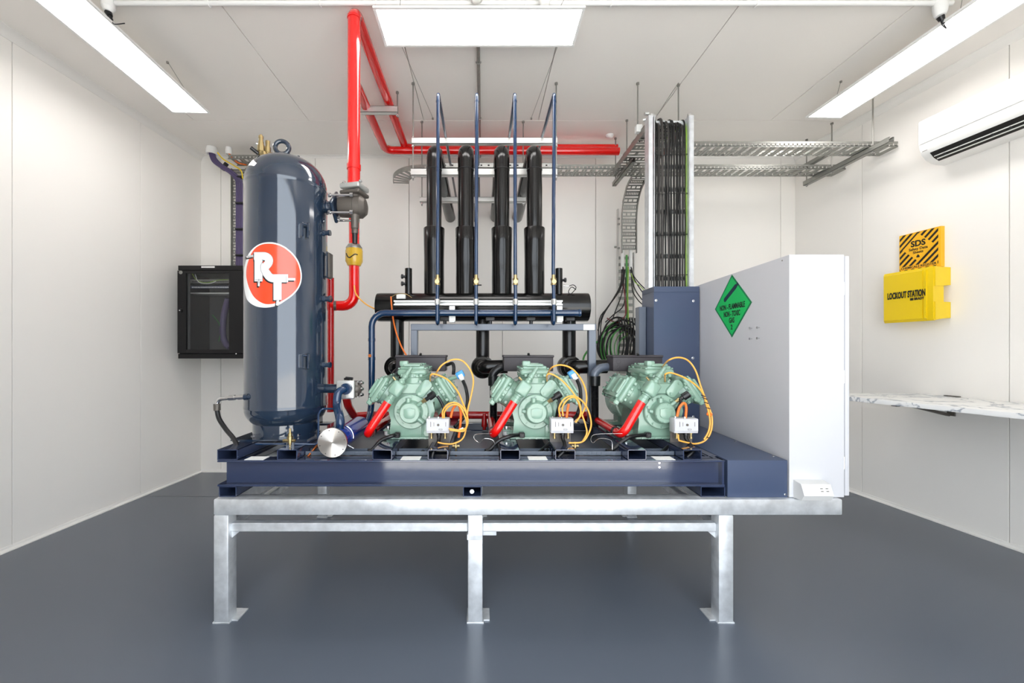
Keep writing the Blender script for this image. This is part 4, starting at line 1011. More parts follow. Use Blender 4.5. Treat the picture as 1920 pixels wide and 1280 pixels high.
for x in (1.405, 1.572):
    mb = MB(); mb.box(x - .004, x + .004, 4.255, 4.30, .80, 2.75 if x < 1.5 else 2.3, .001); mb.build('side_rail', 'strut', v)
mb = MB()
for k in range(20): mb.box(1.41, 1.568, 4.285, 4.29, .9 + k * .07, .93 + k * .07)
mb.build('rungs', 'galv2', v)
for x in (1.445, 1.53):
    t_ = thing('wall_conduit', 'white conduit end beside the green cable under the curved ladder, nearer the %s' % ('upright bundle' if x > 1.5 else 'black header'), 'conduit', (x, 4.24, 2.1))
    mb = MB(); mb.cyl((x, 4.245, 2.12), (x, 4.245, 2.34), .019, seg=16); mb.build('conduit_tube', 'plasticw', t_)
# loose wires
D = 4.18
def wire(lb, pts, m, r=.0055, d=D, grp=None, name='loose_wire'):
    mb = MB(); mb.tube([W(*(p if len(p) == 3 else (*p, d))) for p in pts], r, smooth=True, seg=8, n=4)
    o = mb.build(name, m); tag(o, lb, 'wire', grp); return o
wire('green earth cable hanging straight from the curved ladder', [(1175, 478), (1175, 520), (1176, 560), (1175, 600)], 'gcable', .010)
wire('lime striped earth cable down the middle of the wall ladder', [(1178, 500), (1177, 560), (1178, 600), (1174, 640)], 'ltgreen', .006, 4.16)
wire('dark red wire down the wall ladder ending in a loop', [(1168, 500), (1170, 540), (1174, 575), (1172, 592), (1160, 604), (1146, 601), (1138, 596)], 'redc', .006, 4.15)
wire('dark red wire at the ladder edge', [(1169, 502), (1167, 530), (1172, 552), (1173, 590)], 'redc', .006, 4.17)
gl = 'black wires fanning out to the left of the wall ladder'
for k, P in enumerate(([(1168, 500), (1166, 530), (1150, 560), (1130, 590), (1121, 620)], [(1170, 505), (1164, 540), (1140, 575), (1124, 598), (1122, 640)], [(1172, 505), (1166, 550), (1155, 580), (1148, 600)], [(1166, 505), (1163, 535), (1147, 565), (1128, 600), (1126, 650)], [(1173, 520), (1170, 570), (1150, 590), (1135, 604)])):
    wire('black wire fanning out from the wall ladder toward the frame post', P, 'cable', .0055, 4.13 + .008 * k, gl)
gl = 'black wires running from the wall ladder into the blue duct'
for k, P in enumerate(([(1183, 500), (1187, 515), (1198, 530), (1210, 542)], [(1184, 502), (1188, 520), (1198, 538), (1206, 550)], [(1182, 505), (1186, 528), (1192, 545), (1204, 562)], [(1184, 520), (1186, 545), (1196, 562), (1206, 572)], [(1183, 512), (1190, 528), (1200, 536), (1212, 548)])):
    wire('black wire bending from the wall ladder to the blue duct', P, 'cable' if k != 4 else 'ltgreen', .0052, 4.13 + .008 * k, gl if k != 4 else None) if k != 4 else wire('olive wire bending from the wall ladder to the blue duct', P, 'ltgreen', .004, 4.1)
gl = 'coiled black cables behind the blue duct'
for k in range(9):
    cx_, cy_ = 1163 + random.uniform(-7, 9), 645 + random.uniform(-6, 8); rx_, ry_ = random.uniform(27, 38), random.uniform(34, 52)
    P = [(cx_ + rx_ * math.cos(a), cy_ - ry_ * math.sin(a)) for a in [PI * (1.3 - 1.5 * j / 12) for j in range(13)]]
    wire('black cable looped in the coil on the back wall beside the blue duct', P, 'cable', .0085, 4.07 + .014 * k, gl)
gl = 'green striped cables looped in the coil'
for k in range(6):
    cx_, cy_ = 1166 + 3 * k, 650 + 4 * (k % 3); rx_, ry_ = 40 - 3.5 * k, 50 - 4 * k
    P = [(cx_ - rx_ * math.cos(a), cy_ - ry_ * math.sin(a)) for a in [-.5 + 1.7 * j / 9 for j in range(10)]]
    wire('bright green cable looped over the black coil beside the blue duct', P, 'gcable', .0045, 4.045 - .004 * k, gl)
gl = 'black cables hanging inside the coil'
for k in range(7):
    x0 = 1160 + k * 5
    P = [(x0, 596), (x0 + 3, 620), (x0 + 1 + 4 * math.sin(k), 650), (x0 - 4, 685)]
    wire('black cable hanging down inside the coil beside the blue duct', P, 'cable', .008, 4.09 - .006 * k, gl)
wire('dark green hose curving behind the frame post', [(1118, 700), (1098, 690), (1094, 672), (1104, 655), (1120, 640)], 'gcable', .009, 3.9)

# ================================================================== DATA CABLES AND RACK
v = thing('data_cable_ladder', 'narrow galvanised ladder on the back wall above the black rack', 'cable ladder', (-2.55, 4.3, 2.2))
xa, xb = XW(434, 4.27), XW(462, 4.27)
mb = MB(); ladder(mb, [((xa + xb) / 2, 4.29, 2.1), ((xa + xb) / 2, 4.29, 2.6), ((xa + xb) / 2, 4.29, 3.17)], xb - xa, (1, 0, 0), .035, .045, .06); mb.build('ladder_run', 'galv2', v, ang=20)
v = thing('high_cable_tray', 'small perforated tray under the ceiling behind the tank top', 'cable tray', (-2.2, 4.2, 3.25))
mb = MB(); tray(mb, (XW(436, 4.2), 4.2, 3.2), (-2.15, 4.2, 3.2), .15); mb.build('tray_run', 'galv2', v, ang=20)
for px, r, lb in ((397, .052, 'large white cable entry socket in the ceiling corner'), (429, .030, 'small white cable entry socket in the ceiling beside the large one')):
    d = 4.16; t_ = thing('cable_entry', lb, 'socket', (XW(px, d), d, HC))
    mb = MB(); mb.lathe((XW(px, d), d, HC), (0, 0, -1), [(0, r * .92), (.02, r * .92), (.02, r), (.07, r), (.07, r * .82), (.05, r * .8)], seg=28); mb.build('entry_collar', 'plasticw', t_)
gl = 'purple data cables above the rack'
for k in range(8):
    dx = (k % 4) * 3.4 - 5; dy = (k // 4) * 4
    P = [W(397 + dx * .8, 286, 4.16), W(402 + dx * .6, 298 + dy, 4.16), W(416 + dx * .3, 310 + dy, 4.17), W(432 + dx * .3, 320 + dy, 4.19), W(445 + dx * .6, 333 + dy, 4.21), W(449 + dx, 350, 4.23), W(449 + dx, 420, 4.23), W(449 + dx, 500, 4.23)]
    mb = MB(); mb.tube(P, .0105, smooth=True, seg=8, n=4); tag(mb.build('data_cable', 'purple'), 'purple data cable from the ceiling entry down to the black rack', 'cable', gl)
mb = MB(); mb.tube([W(408, 286, 4.15), W(418, 298, 4.15), W(438, 310, 4.17), W(452, 320, 4.19), W(455, 335, 4.2)], .006, smooth=True, seg=8); tag(mb.build('data_cable', 'yell'), 'yellow data cable beside the purple ones', 'cable')
mb = MB(); mb.tube([W(429, 287, 4.15), W(436, 296, 4.15), W(446, 305, 4.17), W(462, 309, 4.19)], .007, smooth=True, seg=8); tag(mb.build('data_cable', 'dorange'), 'orange data cable from the small ceiling entry', 'cable')
for i, (px, py) in enumerate(((421, 312), (447, 331), (449, 380), (449, 429), (449, 478))):
    mb = MB(); p = W(px, py, 4.20); 
    if i == 0: mb.obox(p, (1, 0, -.7), (0, 1, 0), (.7, 0, 1), .018, .055, .085, .004)
    else: mb.obox(p + Vector((0, .02, 0)), (1, 0, 0), (0, 1, 0), (0, 0, 1), .088, .05, .018, .004)
    tag(mb.build('cable_strap', 'plastic'), ['black strap around the purple cables near the ceiling entry', 'black strap around the purple cables at their bend', 'black strap around the purple cables below the bend', 'black strap around the purple cables midway down', 'black strap around the purple cables just above the rack'][i], 'strap')
RY = 3.87
v = thing('network_rack', 'black wall rack with a glass door hanging in the corner beside the tank', 'rack', (-2.6, 4.1, ZW(672, RY)))
rx0, rx1 = XW(332, RY), XW(456, RY); rz0, rz1 = ZW(672, RY), ZW(497, RY)
mb = MB(); mb.box(rx0, rx0 + .012, RY + .03, YB - .002, rz0, rz1, .002); mb.box(rx1 - .012, rx1, RY + .03, YB - .002, rz0, rz1, .002)
mb.box(rx0, rx1, RY + .012, YB - .002, rz1 - .045, rz1, .002); mb.box(rx0, rx1, RY + .012, YB - .002, rz0, rz0 + .045, .002); mb.box(rx0, rx1, YB - .02, YB - .003, rz0, rz1)
mb.build('rack_case', 'rack', v)
mb = MB(); mb.box(rx0 + .014, rx1 - .014, YB - .03, YB - .021, rz0 + .046, rz1 - .046); mb.box(rx0 + .06, rx0 + .075, RY + .05, RY + .07, rz0 + .05, rz1 - .05); mb.box(rx1 - .085, rx1 - .07, RY + .05, RY + .07, rz0 + .05, rz1 - .05); mb.build('mounting_rails', 'rackin', v)
wx0, wx1 = XW(348.5, RY), XW(429, RY); wz0, wz1 = ZW(655, RY), ZW(512, RY); dz0, dz1 = rz0 + .050, rz1 - .050
mb = MB(); dy0, dy1 = RY, RY + .024
mb.box(rx0 + .002, wx0, dy0, dy1, dz0, dz1, .002); mb.box(wx1, rx1 - .002, dy0, dy1, dz0, dz1, .002); mb.box(wx0, wx1, dy0, dy1, dz0, wz0, .0); mb.box(wx0, wx1, dy0, dy1, wz1, dz1, .0)
dr_ = mb.build('door', 'rack', v)
mb = MB(); mb.box(wx0, wx1, dy0 + .01, dy0 + .014, wz0, wz1); mb.build('glass_pane', 'glass', dr_)
p = W(339.5, 582, RY); mb = MB(); mb.cyl(p, p + Vector((0, -.016, 0)), .019, .015, seg=20); k_ = mb.build('lock_knob', 'plastic', dr_)
mb = MB(); mb.cyl(p + Vector((0, -.016, 0)), p + Vector((0, -.020, 0)), .006, seg=12); mb.build('key_cylinder', 'chrome', dr_)
mb = MB(); mb.cyl(W(339, 510.5, RY), W(339, 510.5, RY) + Vector((0, -.002, 0)), .017, seg=24); mb.build('round_badge', 'galv2', dr_)
mb = MB(); mb.box(XW(376, RY), XW(401, RY), RY + .010, RY + .012, ZW(501.5, RY), ZW(498.5, RY)); mb.build('name_label', 'label', v)
mb = MB(); mb.cyl(W(443, 663, RY), W(443, 663, RY) + Vector((0, -.003, 0)), .006, seg=10); mb.build('hinge_pin', 'chrome', dr_)
for py, h, m, lb in ((527, .035, 'galv2', 'patch_panel'), (538, .028, 'skid', 'patch_panel'), (549.5, .014, 'strut', 'rack_shelf')):
    t_ = thing('network_unit', {527: 'upper grey patch panel inside the glass door rack', 538: 'blue grey patch panel in the middle of the rack gear', 549.5: 'thin white shelf lowest of the rack gear'}[py], 'rack unit', (XW(390, 3.97), 3.97, ZW(py, 3.97)))
    y = 3.965; zc_ = ZW(py, y); mb = MB(); mb.box(XW(354, y), XW(432, y), y, y + .12, zc_ - h / 2, zc_ + h / 2, .002); pb = mb.build('panel_body', m, t_)
    if py < 545:
        for k in range(24):
            x = XW(360 + k * 2.9, y); mb = MB(); mb.box(x, x + .008, y - .002, y, zc_ - h * .3, zc_ + h * .1); mb.build('port', 'plasticw' if py == 538 else 'plastic', t_)
mb = MB(); mb.tube([W(360, 512, 3.94), W(368, 524, 3.93), W(385, 530, 3.93), W(410, 525, 3.93), W(428, 524, 3.94)], .003, smooth=True, seg=6); tag(mb.build('network_cable', 'ltgreen'), 'pale yellow patch cord looping over the patch panel in the rack', 'cord')
mb = MB(); mb.tube([W(366, 514, 3.92), W(372, 528, 3.92), W(390, 532, 3.92), W(405, 527, 3.92)], .003, smooth=True, seg=6); tag(mb.build('network_cable', 'label'), 'white patch cord looping over the patch panel in the rack', 'cord')
mb = MB(); mb.tube([W(428, 560, 4.0), W(420, 590, 4.02), W(418, 625, 4.02), W(424, 645, 4.02), W(432, 652, 4.0)], .028, smooth=True, seg=12); tag(mb.build('cable_slack', 'purple'), 'thick loop of purple cable slack inside the rack', 'cable')
mb = MB(); mb.tube([W(398, 590, 4.0), W(410, 605, 4.0), W(414, 620, 4.0), W(410, 640, 4.0)], .003, smooth=True, seg=6); tag(mb.build('network_cable', 'gcable'), 'thin green cord hanging low inside the rack', 'cord')
# ================================================================== COMPRESSORS
CZ = .811; PCX, PCY = -.38, 2.2
def LP(x, y, z): return Vector((PCX + x, PCY + y, CZ + z))
c1 = thing('compressor', 'sage green three headed compressor nearest the tank', 'compressor', (PCX, PCY + .2, CZ), 'green compressors in a row')
prof = [(-.118, .010), (.118, .010), (.118, .03), (.112, .10), (.112, .15), (.125, .20), (.088, .305), (-.088, .305), (-.125, .20), (-.112, .15), (-.112, .10), (-.118, .03)]
mb = MB(); mb.prism(prof, LP(0, 0, 0), (1, 0, 0), (0, 0, 1), (0, 1, 0), .27, .012)
mb.cyl(LP(.118, .05, .06), LP(.118, .25, .06), .012, seg=12)
mb.obox(LP(.0, -.004, .27), (1, 0, 0), (0, 1, 0), (0, 0, 1), .15, .012, .055, .004)
mb.box(PCX + .052, PCX + .108, PCY - .008, PCY + .01, CZ + .012, CZ + .092, .006, seg=2)
cc = mb.build('crankcase', 'green', c1)
mb = MB(); mb.box(PCX - .135, PCX + .135, PCY - .012, PCY + .30, CZ - .0, CZ + .014, .004); fl = mb.build('base_flange', 'green', c1)
bolts(fl, [LP(x, -.012, .007) for x in (-.10, -.065, -.03, .005, .04, .075, .11)], (0, -1, 0), .0045, .006, 'green')
mb = MB(); mb.cyl(LP(.084, -.008, .035), LP(.084, -.022, .035), .016, seg=20); mb.cyl(LP(.084, -.02, .035), LP(.084, -.027, .035), .008, seg=6); mb.build('oil_plug', 'green', c1)
for ang in (-57, 0, 57):
    a = math.radians(ang); d = Vector((math.sin(a), 0, math.cos(a))); tv = Vector((math.cos(a), 0, -math.sin(a))); o = LP(0, 0, .148); Y = Vector((0, 1, 0))
    mb = MB()
    for yy in (.075, .20): mb.lathe(o + Y * yy + d * .06, d, [(0, .072), (.05, .073), (.10, .074), (.118, .074), (.122, .079), (.140, .079)], seg=36)
    mb.obox(o + Y * .1375 + d * .12, tv, Y, d, .125, .13, .13, .012, 2)
    bk = mb.build('cylinder_bank', 'green', c1)
    mb = MB(); mb.obox(o + Y * .1375 + d * .208, tv, Y, d, .158, .282, .034, .016, 3)
    mb.obox(o + Y * .1375 + d * .232, tv, Y, d, .132, .252, .022, .010, 2)
    for yy in (.02, .085, .19): mb.obox(o + Y * yy + d * .246, tv, Y, d, .09, .034, .014, .004)
    for k in (-.05, -.017, .017, .05): mb.obox(o + Y * .0 + d * .192 + tv * k, tv, Y, d, .017, .018, .016, .003)
    if ang == 0: mb.obox(o + Y * .03 + d * .255 + tv * -.045, tv, Y, d, .045, .05, .03, .008, 2)
    else: mb.obox(o + Y * .05 + d * .218 + tv * (.085 if ang < 0 else .085) * (-1 if ang < 0 else 1), tv, Y, d, .03, .09, .03, .006)
    hd = mb.build('cylinder_head', 'green', c1)
    pts = [o + Y * yy + d * .225 + tv * s_ for s_ in (-.070, .070) for yy in (.012, .075, .20, .262)] + [o + Y * yy + d * .243 + tv * s_ for yy in (.014, .26) for s_ in (-.035, 0, .035)]
    bolts(hd, pts, d, .0055, .008, 'green')
    bolts(bk, [o + Y * .004 + d * .158 + tv * s_ for s_ in (-.045, .045)], (0, -1, 0), .006, .007, 'green')
# round front cover
o = LP(0, 0, .148)
mb = MB(); mb.lathe(o, (0, -1, 0), [(-.004, .092), (.018, .092), (.022, .088), (.022, .064), (.028, .058), (.05, .054), (.066, .053), (.070, .049)], seg=48); fc = mb.build('front_cover', 'green', c1)
bolts(fc, [o + Vector((.078 * math.cos(t), -.022, .078 * math.sin(t))) for t in [2 * PI * (k + .5) / 10 for k in range(10)]], (0, -1, 0), .0062, .009, 'green')
bolts(fc, [o + Vector((.045 * math.cos(t), -.068, .045 * math.sin(t))) for t in [2 * PI * (k + .25) / 6 for k in range(6)]], (0, -1, 0), .004, .005, 'green', washer=False)
mb = MB(); sh_ = [(-.03, .022), (-.018, .022), (-.008, .027), (.008, .027), (.018, .022), (.03, .022), (.030, -.010), (.024, -.022), (.012, -.028), (-.012, -.028), (-.024, -.022), (-.030, -.010)]
mb.prism(sh_, o + Vector((0, -.070, 0)), (1, 0, 0), (0, 0, 1), (0, -1, 0), .005, .0008); mb.build('raised_badge', 'green', fc)
mb = MB(); mb.cyl(o + Vector((-.012, -.035, .045)), o + Vector((-.012, -.035, .075)), .014, seg=14); mb.cyl(o + Vector((-.045, -.035, .0)), o + Vector((-.070, -.030, .006)), .011, seg=12)
mb.cyl(o + Vector((.035, -.04, -.03)), o + Vector((.068, -.035, -.056)), .013, seg=14); mb.cyl(o + Vector((.03, -.04, .03)), o + Vector((.062, -.045, .056)), .010, seg=12); mb.build('cover_port', 'green', fc)
# discharge stop valve, front upper left
vb = LP(-.068, -.045, .275)
dd_ = Vector((.56, 0, .83)).normalized(); nn_ = Vector((.83, 0, -.56)).normalized()
mb = MB(); mb.obox(vb, nn_, (0, 1, 0), dd_, .066, .07, .076, .012, 3)
mb.lathe(vb, -dd_, [(.03, .026), (.045, .026), (.047, .021), (.062, .021), (.064, .025), (.085, .025)], seg=24)
mb.lathe(vb, dd_, [(.03, .017), (.05, .017), (.055, .012), (.066, .012), (.068, .016), (.085, .016), (.087, .012), (.105, .012), (.107, .010), (.135, .0095)], seg=16)
mb.cyl(vb + Vector((0, .03, 0)), vb + Vector((.01, .075, 0)), .03, seg=20)
mb.build('discharge_valve', 'green', c1)
mb = MB(); mb.cyl(vb - nn_ * .03 + dd_ * .03, vb - nn_ * .052 + dd_ * .036, .0055, seg=10); mb.build('brass_port', 'brass', c1)
# plate at the upper right of the front
mb = MB(); c_ = LP(.068, -.014, .272); d2 = Vector((.62, 0, .78)).normalized(); n2 = Vector((.78, 0, -.62)).normalized()
pp = [(-.028 + .020 * math.cos(t), .022 * math.sin(t)) for t in [PI / 2 + PI * k / 8 for k in range(9)]] + [(.028 + .020 * math.cos(t), .022 * math.sin(t)) for t in [-PI / 2 + PI * k / 8 for k in range(9)]]
mb.prism([(p[0] * 1.05, p[1] * 1.25) for p in pp], c_ + Vector((0, .014, 0)), d2, -n2, (0, -1, 0), .026, .003); pl_ = mb.build('side_cover', 'green', c1)
bolts(pl_, [c_ - d2 * .036 + Vector((0, -.012, 0)), c_ + d2 * .036 + Vector((0, -.012, 0))], (0, -1, 0), .007, .008, 'green')
bolts(c1, [LP(-.095, -.002, .245), LP(.10, -.002, .215), LP(-.088, -.002, .225)], (0, -1, 0), .008, .008, 'green')
# motor end behind
rb = [(.26, .118), (.28, .135)]
for k in range(12): rb += [(.29 + k * .019, .134), (.292 + k * .019, .144), (.299 + k * .019, .144), (.301 + k * .019, .134)]
rb += [(.53, .135), (.545, .128), (.56, .10)]
mb = MB(); mb.lathe(LP(0, 0, .165), (0, 1, 0), rb, seg=56); mh = mb.build('motor_housing', 'green', c1)
mb = MB(); mb.box(PCX - .17, PCX + .17, PCY + .40, PCY + .50, CZ + .0, CZ + .020, .004); mb.box(PCX - .09, PCX + .09, PCY + .41, PCY + .49, CZ + .018, CZ + .06); mb.build('rear_foot', 'green', c1)
for x in (-.148, .148):
    mb = MB(); mb.lathe(LP(x, .10, 0), (0, 0, 1), [(0, .018), (.004, .022), (.024, .022), (.028, .016)], seg=20); mb.build('mounting_spring', 'label', c1)
    mb = MB(); mb.box(PCX + x - .022, PCX + x + .022, PCY + .07, PCY + .13, CZ + .028, CZ + .036, .002); mb.box(min(PCX + x, PCX + x * .75), max(PCX + x, PCX + x * .75), PCY + .075, PCY + .125, CZ + .010, CZ + .034, .002); mb.build('mounting_lug', 'green', c1)
    bolts(c1, [LP(x, .10, .036)], (0, 0, 1), .008, .014)
# terminal box
mb = MB(); mb.box(PCX - .152, PCX + .152, PCY + .315, PCY + .44, CZ + .345, CZ + .437, .005, seg=2); tb = mb.build('terminal_box', 'termbox', c1)
mb = MB(); mb.box(PCX - .156, PCX + .156, PCY + .310, PCY + .445, CZ + .430, CZ + .444, .003); mb.build('box_lid', 'termbox', tb)
mb = MB(); mb.cyl(LP(0, .37, .30), LP(0, .37, .35), .05, seg=20); mb.build('box_neck', 'green', tb)
for dx, dz, r_ in ((-.118, .405, .013), (-.118, .375, .008)):
    mb = MB(); p = LP(dx, .3152, dz)
    mb.tube([p + Vector((r_ * math.cos(t), 0, r_ * math.sin(t))) for t in [2 * PI * k / 20 for k in range(21)]], .001, seg=5); mb.build('knockout_ring', 'rubber', tb)
mb = MB(); mb.cyl(LP(0, .308, .444), LP(0, .318, .452), .008, seg=12); mb.build('lid_screw', 'rubber', tb)
# oil sensor with black plug
sp_ = o + Vector((.056, -.040, .050)); sd = Vector((.78, -.15, .55)).normalized()
mb = MB(); mb.lathe(sp_, sd, [(0, .010), (.022, .010), (.022, .013), (.034, .013)], seg=6); mb.build('sensor_thread', 'brass', c1)
mb = MB(); mb.lathe(sp_ + sd * .032, sd, [(0, .011), (.02, .011), (.022, .019), (.055, .019), (.058, .015)], seg=20); so = mb.build('oil_sensor', 'plastic', c1)
# crankcase heater plug
mb = MB(); mb.box(PCX - .088, PCX - .058, PCY - .034, PCY - .004, CZ + .012, CZ + .040, .004); mb.box(PCX - .080, PCX - .064, PCY - .037, PCY - .033, CZ + .018, CZ + .034, .001); mb.build('heater_plug', 'plastic', c1)
copy_tree(c1, (cxs[1] - PCX, 0, 0), 'sage green three headed compressor in the middle of the row')
copy_tree(c1, (cxs[2] - PCX, 0, 0), 'sage green three headed compressor beside the white cabinet, farthest from the tank')
CX0 = PCX
who = ['nearest the tank', 'in the middle', 'beside the white cabinet']
def C1(p): return (560 + p[0] * .1875, 640 + p[1] * .1875)
def C2(p): return (860 + p[0] * .1875, 640 + p[1] * .1875)
def C3(p): return (1080 + p[0] * .1875, 640 + p[1] * .1875)
def PW(fn, pts, d, r, name, m, label, cat, grp=None, n=5, seg=10):
    P = []
    for i, p in enumerate(pts):
        q = fn(p[:2]); P.append(W(q[0], q[1], p[2] if len(p) > 2 else d))
    mb = MB(); mb.tube(P, r, smooth=True, seg=seg, n=n); return tag(mb.build(name, m), label, cat, grp)
# red discharge lines from each compressor back to the header
for i in range(3):
    vb2 = Vector((cxs[i] - .068, PCY - .045, CZ + .275)); a = vb2 - dd_ * .078
    b = Vector((cxs[i] - .225, 2.13, .845))
    v = thing('discharge_line', 'red pipe sloping down from the front of the compressor ' + who[i], 'pipe', b, 'red discharge lines of the compressors')
    mb = MB(); mb.tube([a, b, (b.x, 2.80, .842), (b.x, 2.815, .842)], .0225, bend=.045, seg=22); mb.build('pipe_run', 'red', v)
    mb = MB(); mb.cyl((b.x, 2.22, .843), (b.x, 2.25, .843), .026, seg=20); mb.build('pipe_clip', 'plastic', v)
    # tag wire
    if i: 
        mb = MB(); mb.tube([Vector((b.x - .01, 2.10, .86)), W((893, 1118)[i - 1], 814, 2.12), W((889, 1108)[i - 1], 822, 2.1), W((900, 1112)[i - 1], 830, 2.08), W((908, 1124)[i - 1], 822, 2.07), W((925, 1146)[i - 1], 826, 2.07), W((929, 1148)[i - 1], 845, 2.07)], .0014, smooth=True, seg=6); mb.build('tie_wire', 'chrome', v)
# heater cables
for i, P in enumerate(([(752, 816), (738, 816), (715, 825), (699, 842), (690, 862)], [(972, 816), (958, 817), (935, 826), (919, 842), (910, 862)], [(1198, 815), (1184, 818), (1166, 828), (1150, 842), (1137, 858)])):
    Pw = [Vector((cxs[i] - .088, PCY - .02, CZ + .026))] + [W(x, y, 2.12 - .012 * k) for k, (x, y) in enumerate(P[1:])]
    Pw[-1].z = .775
    mb = MB(); mb.tube(Pw, .010, smooth=True, seg=12); tag(mb.build('heater_cable', 'rubber'), 'black cable curving down from the foot of the compressor ' + who[i], 'cable', 'black heater cables')
# oil sensor cables
for i, (fn, P) in enumerate(((C1, [(1385, 545), (1410, 580), (1440, 640), (1455, 700), (1470, 760, 2.2)]), (C2, [(1000, 570), (1010, 620), (990, 690), (975, 760, 2.2)]), (C3, [(1045, 570), (1045, 620), (1010, 680), (975, 730, 2.2)]))):
    PW(fn, P, 2.13, .008, 'sensor_cable', 'rubber', 'black sensor cable dropping from the round cover of the compressor ' + who[i], 'cable')
# transducers
for i, (fn, P, Q) in enumerate(((C1, (1615, 330), [(1640, 385, 2.30), (1670, 460), (1688, 560), (1680, 660), (1650, 760), (1560, 855, 2.2)]), (C2, (1135, 325), [(1180, 375, 2.3), (1212, 460), (1220, 560), (1210, 650), (1185, 730), (1140, 785, 2.2)]))):
    q = fn(P); c_ = W(q[0], q[1], 2.30)
    v = thing('pressure_transducer', 'blue and white transducer on the head of the compressor ' + who[i], 'sensor', c_, 'blue transducers')
    mb = MB(); mb.obox(c_, (1, 0, .55), (0, 1, 0), (-.55, 0, 1), .044, .04, .040, .006, 2); mb.build('sensor_body', 'sky', v)
    mb = MB(); mb.obox(c_ + Vector((.006, -.018, -.012)), (1, 0, .55), (0, 1, 0), (-.55, 0, 1), .026, .02, .030, .004, 2); mb.cyl(c_ + Vector((.008, -.01, -.02)), W(*fn(Q[0][:2]), 2.3), .009, .011, seg=14); mb.build('white_connector', 'plasticw', v)
    mb = MB(); mb.cyl(c_ + Vector((-.012, .01, -.012)), Vector((cxs[i] + .165, 2.32, CZ + .30)), .011, seg=12); mb.build('threaded_port', 'green', v)
    PW(fn, Q, 2.26, .0095, 'transducer_cable', 'rubber', 'black corrugated cable hanging from the blue transducer of the compressor ' + who[i], 'cable', n=6)
# pressure switches
sw = [(799, 842), (1033, 1076), (1265, 1310)]; SD = 2.07
for i, (a, b) in enumerate(sw):
    x0, x1 = XW(a, SD), XW(b, SD); z0_, z1_ = ZW(810, SD), ZW(785, SD)
    v = thing('pressure_switch', 'white box pressure switch in front of the compressor ' + who[i], 'switch', ((x0 + x1) / 2, SD + .03, .78), 'white pressure switches')
    mb = MB(); mb.box(x0, x1, SD + .004, SD + .06, z0_ - .006, z1_, .003, seg=2); bb = mb.build('switch_case', 'swbox', v)
    mb = MB(); mb.box(x0 + .001, x1 - .001, SD, SD + .006, z0_ + .004, z1_ - .002, .002); cv = mb.build('front_plate', 'swbox', v)
    mb = MB(); cx_ = (x0 + x1) / 2; zc_ = (z0_ + z1_) / 2; mb.cyl((cx_ + .003, SD, zc_ + .003), (cx_ + .003, SD - .003, zc_ + .003), .0062, seg=12); mb.build('adjuster', 'iron', cv)
    for dx, dz, wd, h in ((-.036, .006, .0026, .026), (-.020, .006, .0020, .020), (.04, .006, .0022, .022)):
        mb = MB(); mb.box(cx_ + dx, cx_ + dx + wd, SD - .0006, SD, zc_ + dz - h / 2, zc_ + dz + h / 2); mb.build('scale_mark', 'iron', cv)
    mb = MB()
    for q in ((.006, .024, -.018, -.0165), (.006, .024, -.0235, -.022), (.006, .0075, -.0235, -.0165), (.0225, .024, -.0235, -.0165)): mb.box(cx_ + q[0], cx_ + q[1], SD - .0006, SD, zc_ + q[2], zc_ + q[3])
    mb.build('printed_mark', 'iron', cv)
    for dx in (.2, .8):
        x = x0 + (x1 - x0) * dx; mb = MB(); mb.lathe((x, SD + .03, z0_ - .006), (0, 0, -1), [(0, .009), (.006, .009), (.006, .005), (.022, .005), (.022, .008), (.032, .008)], seg=12); mb.build('brass_bellows', 'brass', v)
    mb = MB(); mb.lathe((cx_ + .005, SD + .02, z0_ - .006), (0, 0, -1), [(0, .014), (.012, .014), (.014, .011), (.03, .010)], seg=14); mb.build('cable_gland', 'plastic', v)
    mb = MB(); mb.box(x0 + .004, x1 - .004, SD + .058, SD + .062, .775, z1_ - .01); mb.box(x0 + .004, x1 - .004, SD + .012, SD + .062, .773, .777); mb.build('bracket', 'iron', v)
    mb = MB(); mb.cyl((x0 + .012, SD + .02, z1_), (x0 + .012, SD + .02, z1_ + .010), .005, seg=8); mb.cyl((cx_, SD + .02, z1_), (cx_, SD + .02, z1_ + .008), .006, seg=8); mb.build('top_screw', 'chrome', v)
    g_ = Vector((cx_ + .005, SD + .02, z0_ - .034))
    mb = MB(); mb.tube([g_, g_ + Vector(((-.003, .004, .006)[i], -.02, -.020)), W((814, 1058, 1300)[i], 843, 2.02), W((810, 1046, 1288)[i], 857, 2.01)], .0095, smooth=True, seg=12); tag(mb.build('switch_cable', 'rubber'), 'black cable looping under the white switch of the compressor ' + who[i], 'cable', 'black switch cables')
    for k in range((1, 2, 1)[i]):
        q0 = ((805, 838), (1034 + 9 * k, 828), (1265, 826))[i]; q1 = ((790, 860), (1012 + 12 * k, 860), (1244, 858))[i]; dz = 2.12 + .015 * k
        pm = ((q0[0] * .45 + q1[0] * .55 - 2), (q0[1] + q1[1]) / 2 - 4)
        mb = MB(); mb.tube([W(*q0, dz + .03), W(*pm, dz), Vector((XW(q1[0], 2.05), 2.07 + .012 * k, .772))], .009, smooth=True, seg=12)
        tag(mb.build('power_lead', 'rubber'), 'black lead dropping into the skid beside the white switch %s' % ('nearest the tank', 'in the middle, %s one' % ('outer', 'inner')[k], 'beside the white cabinet')[i], 'cable')
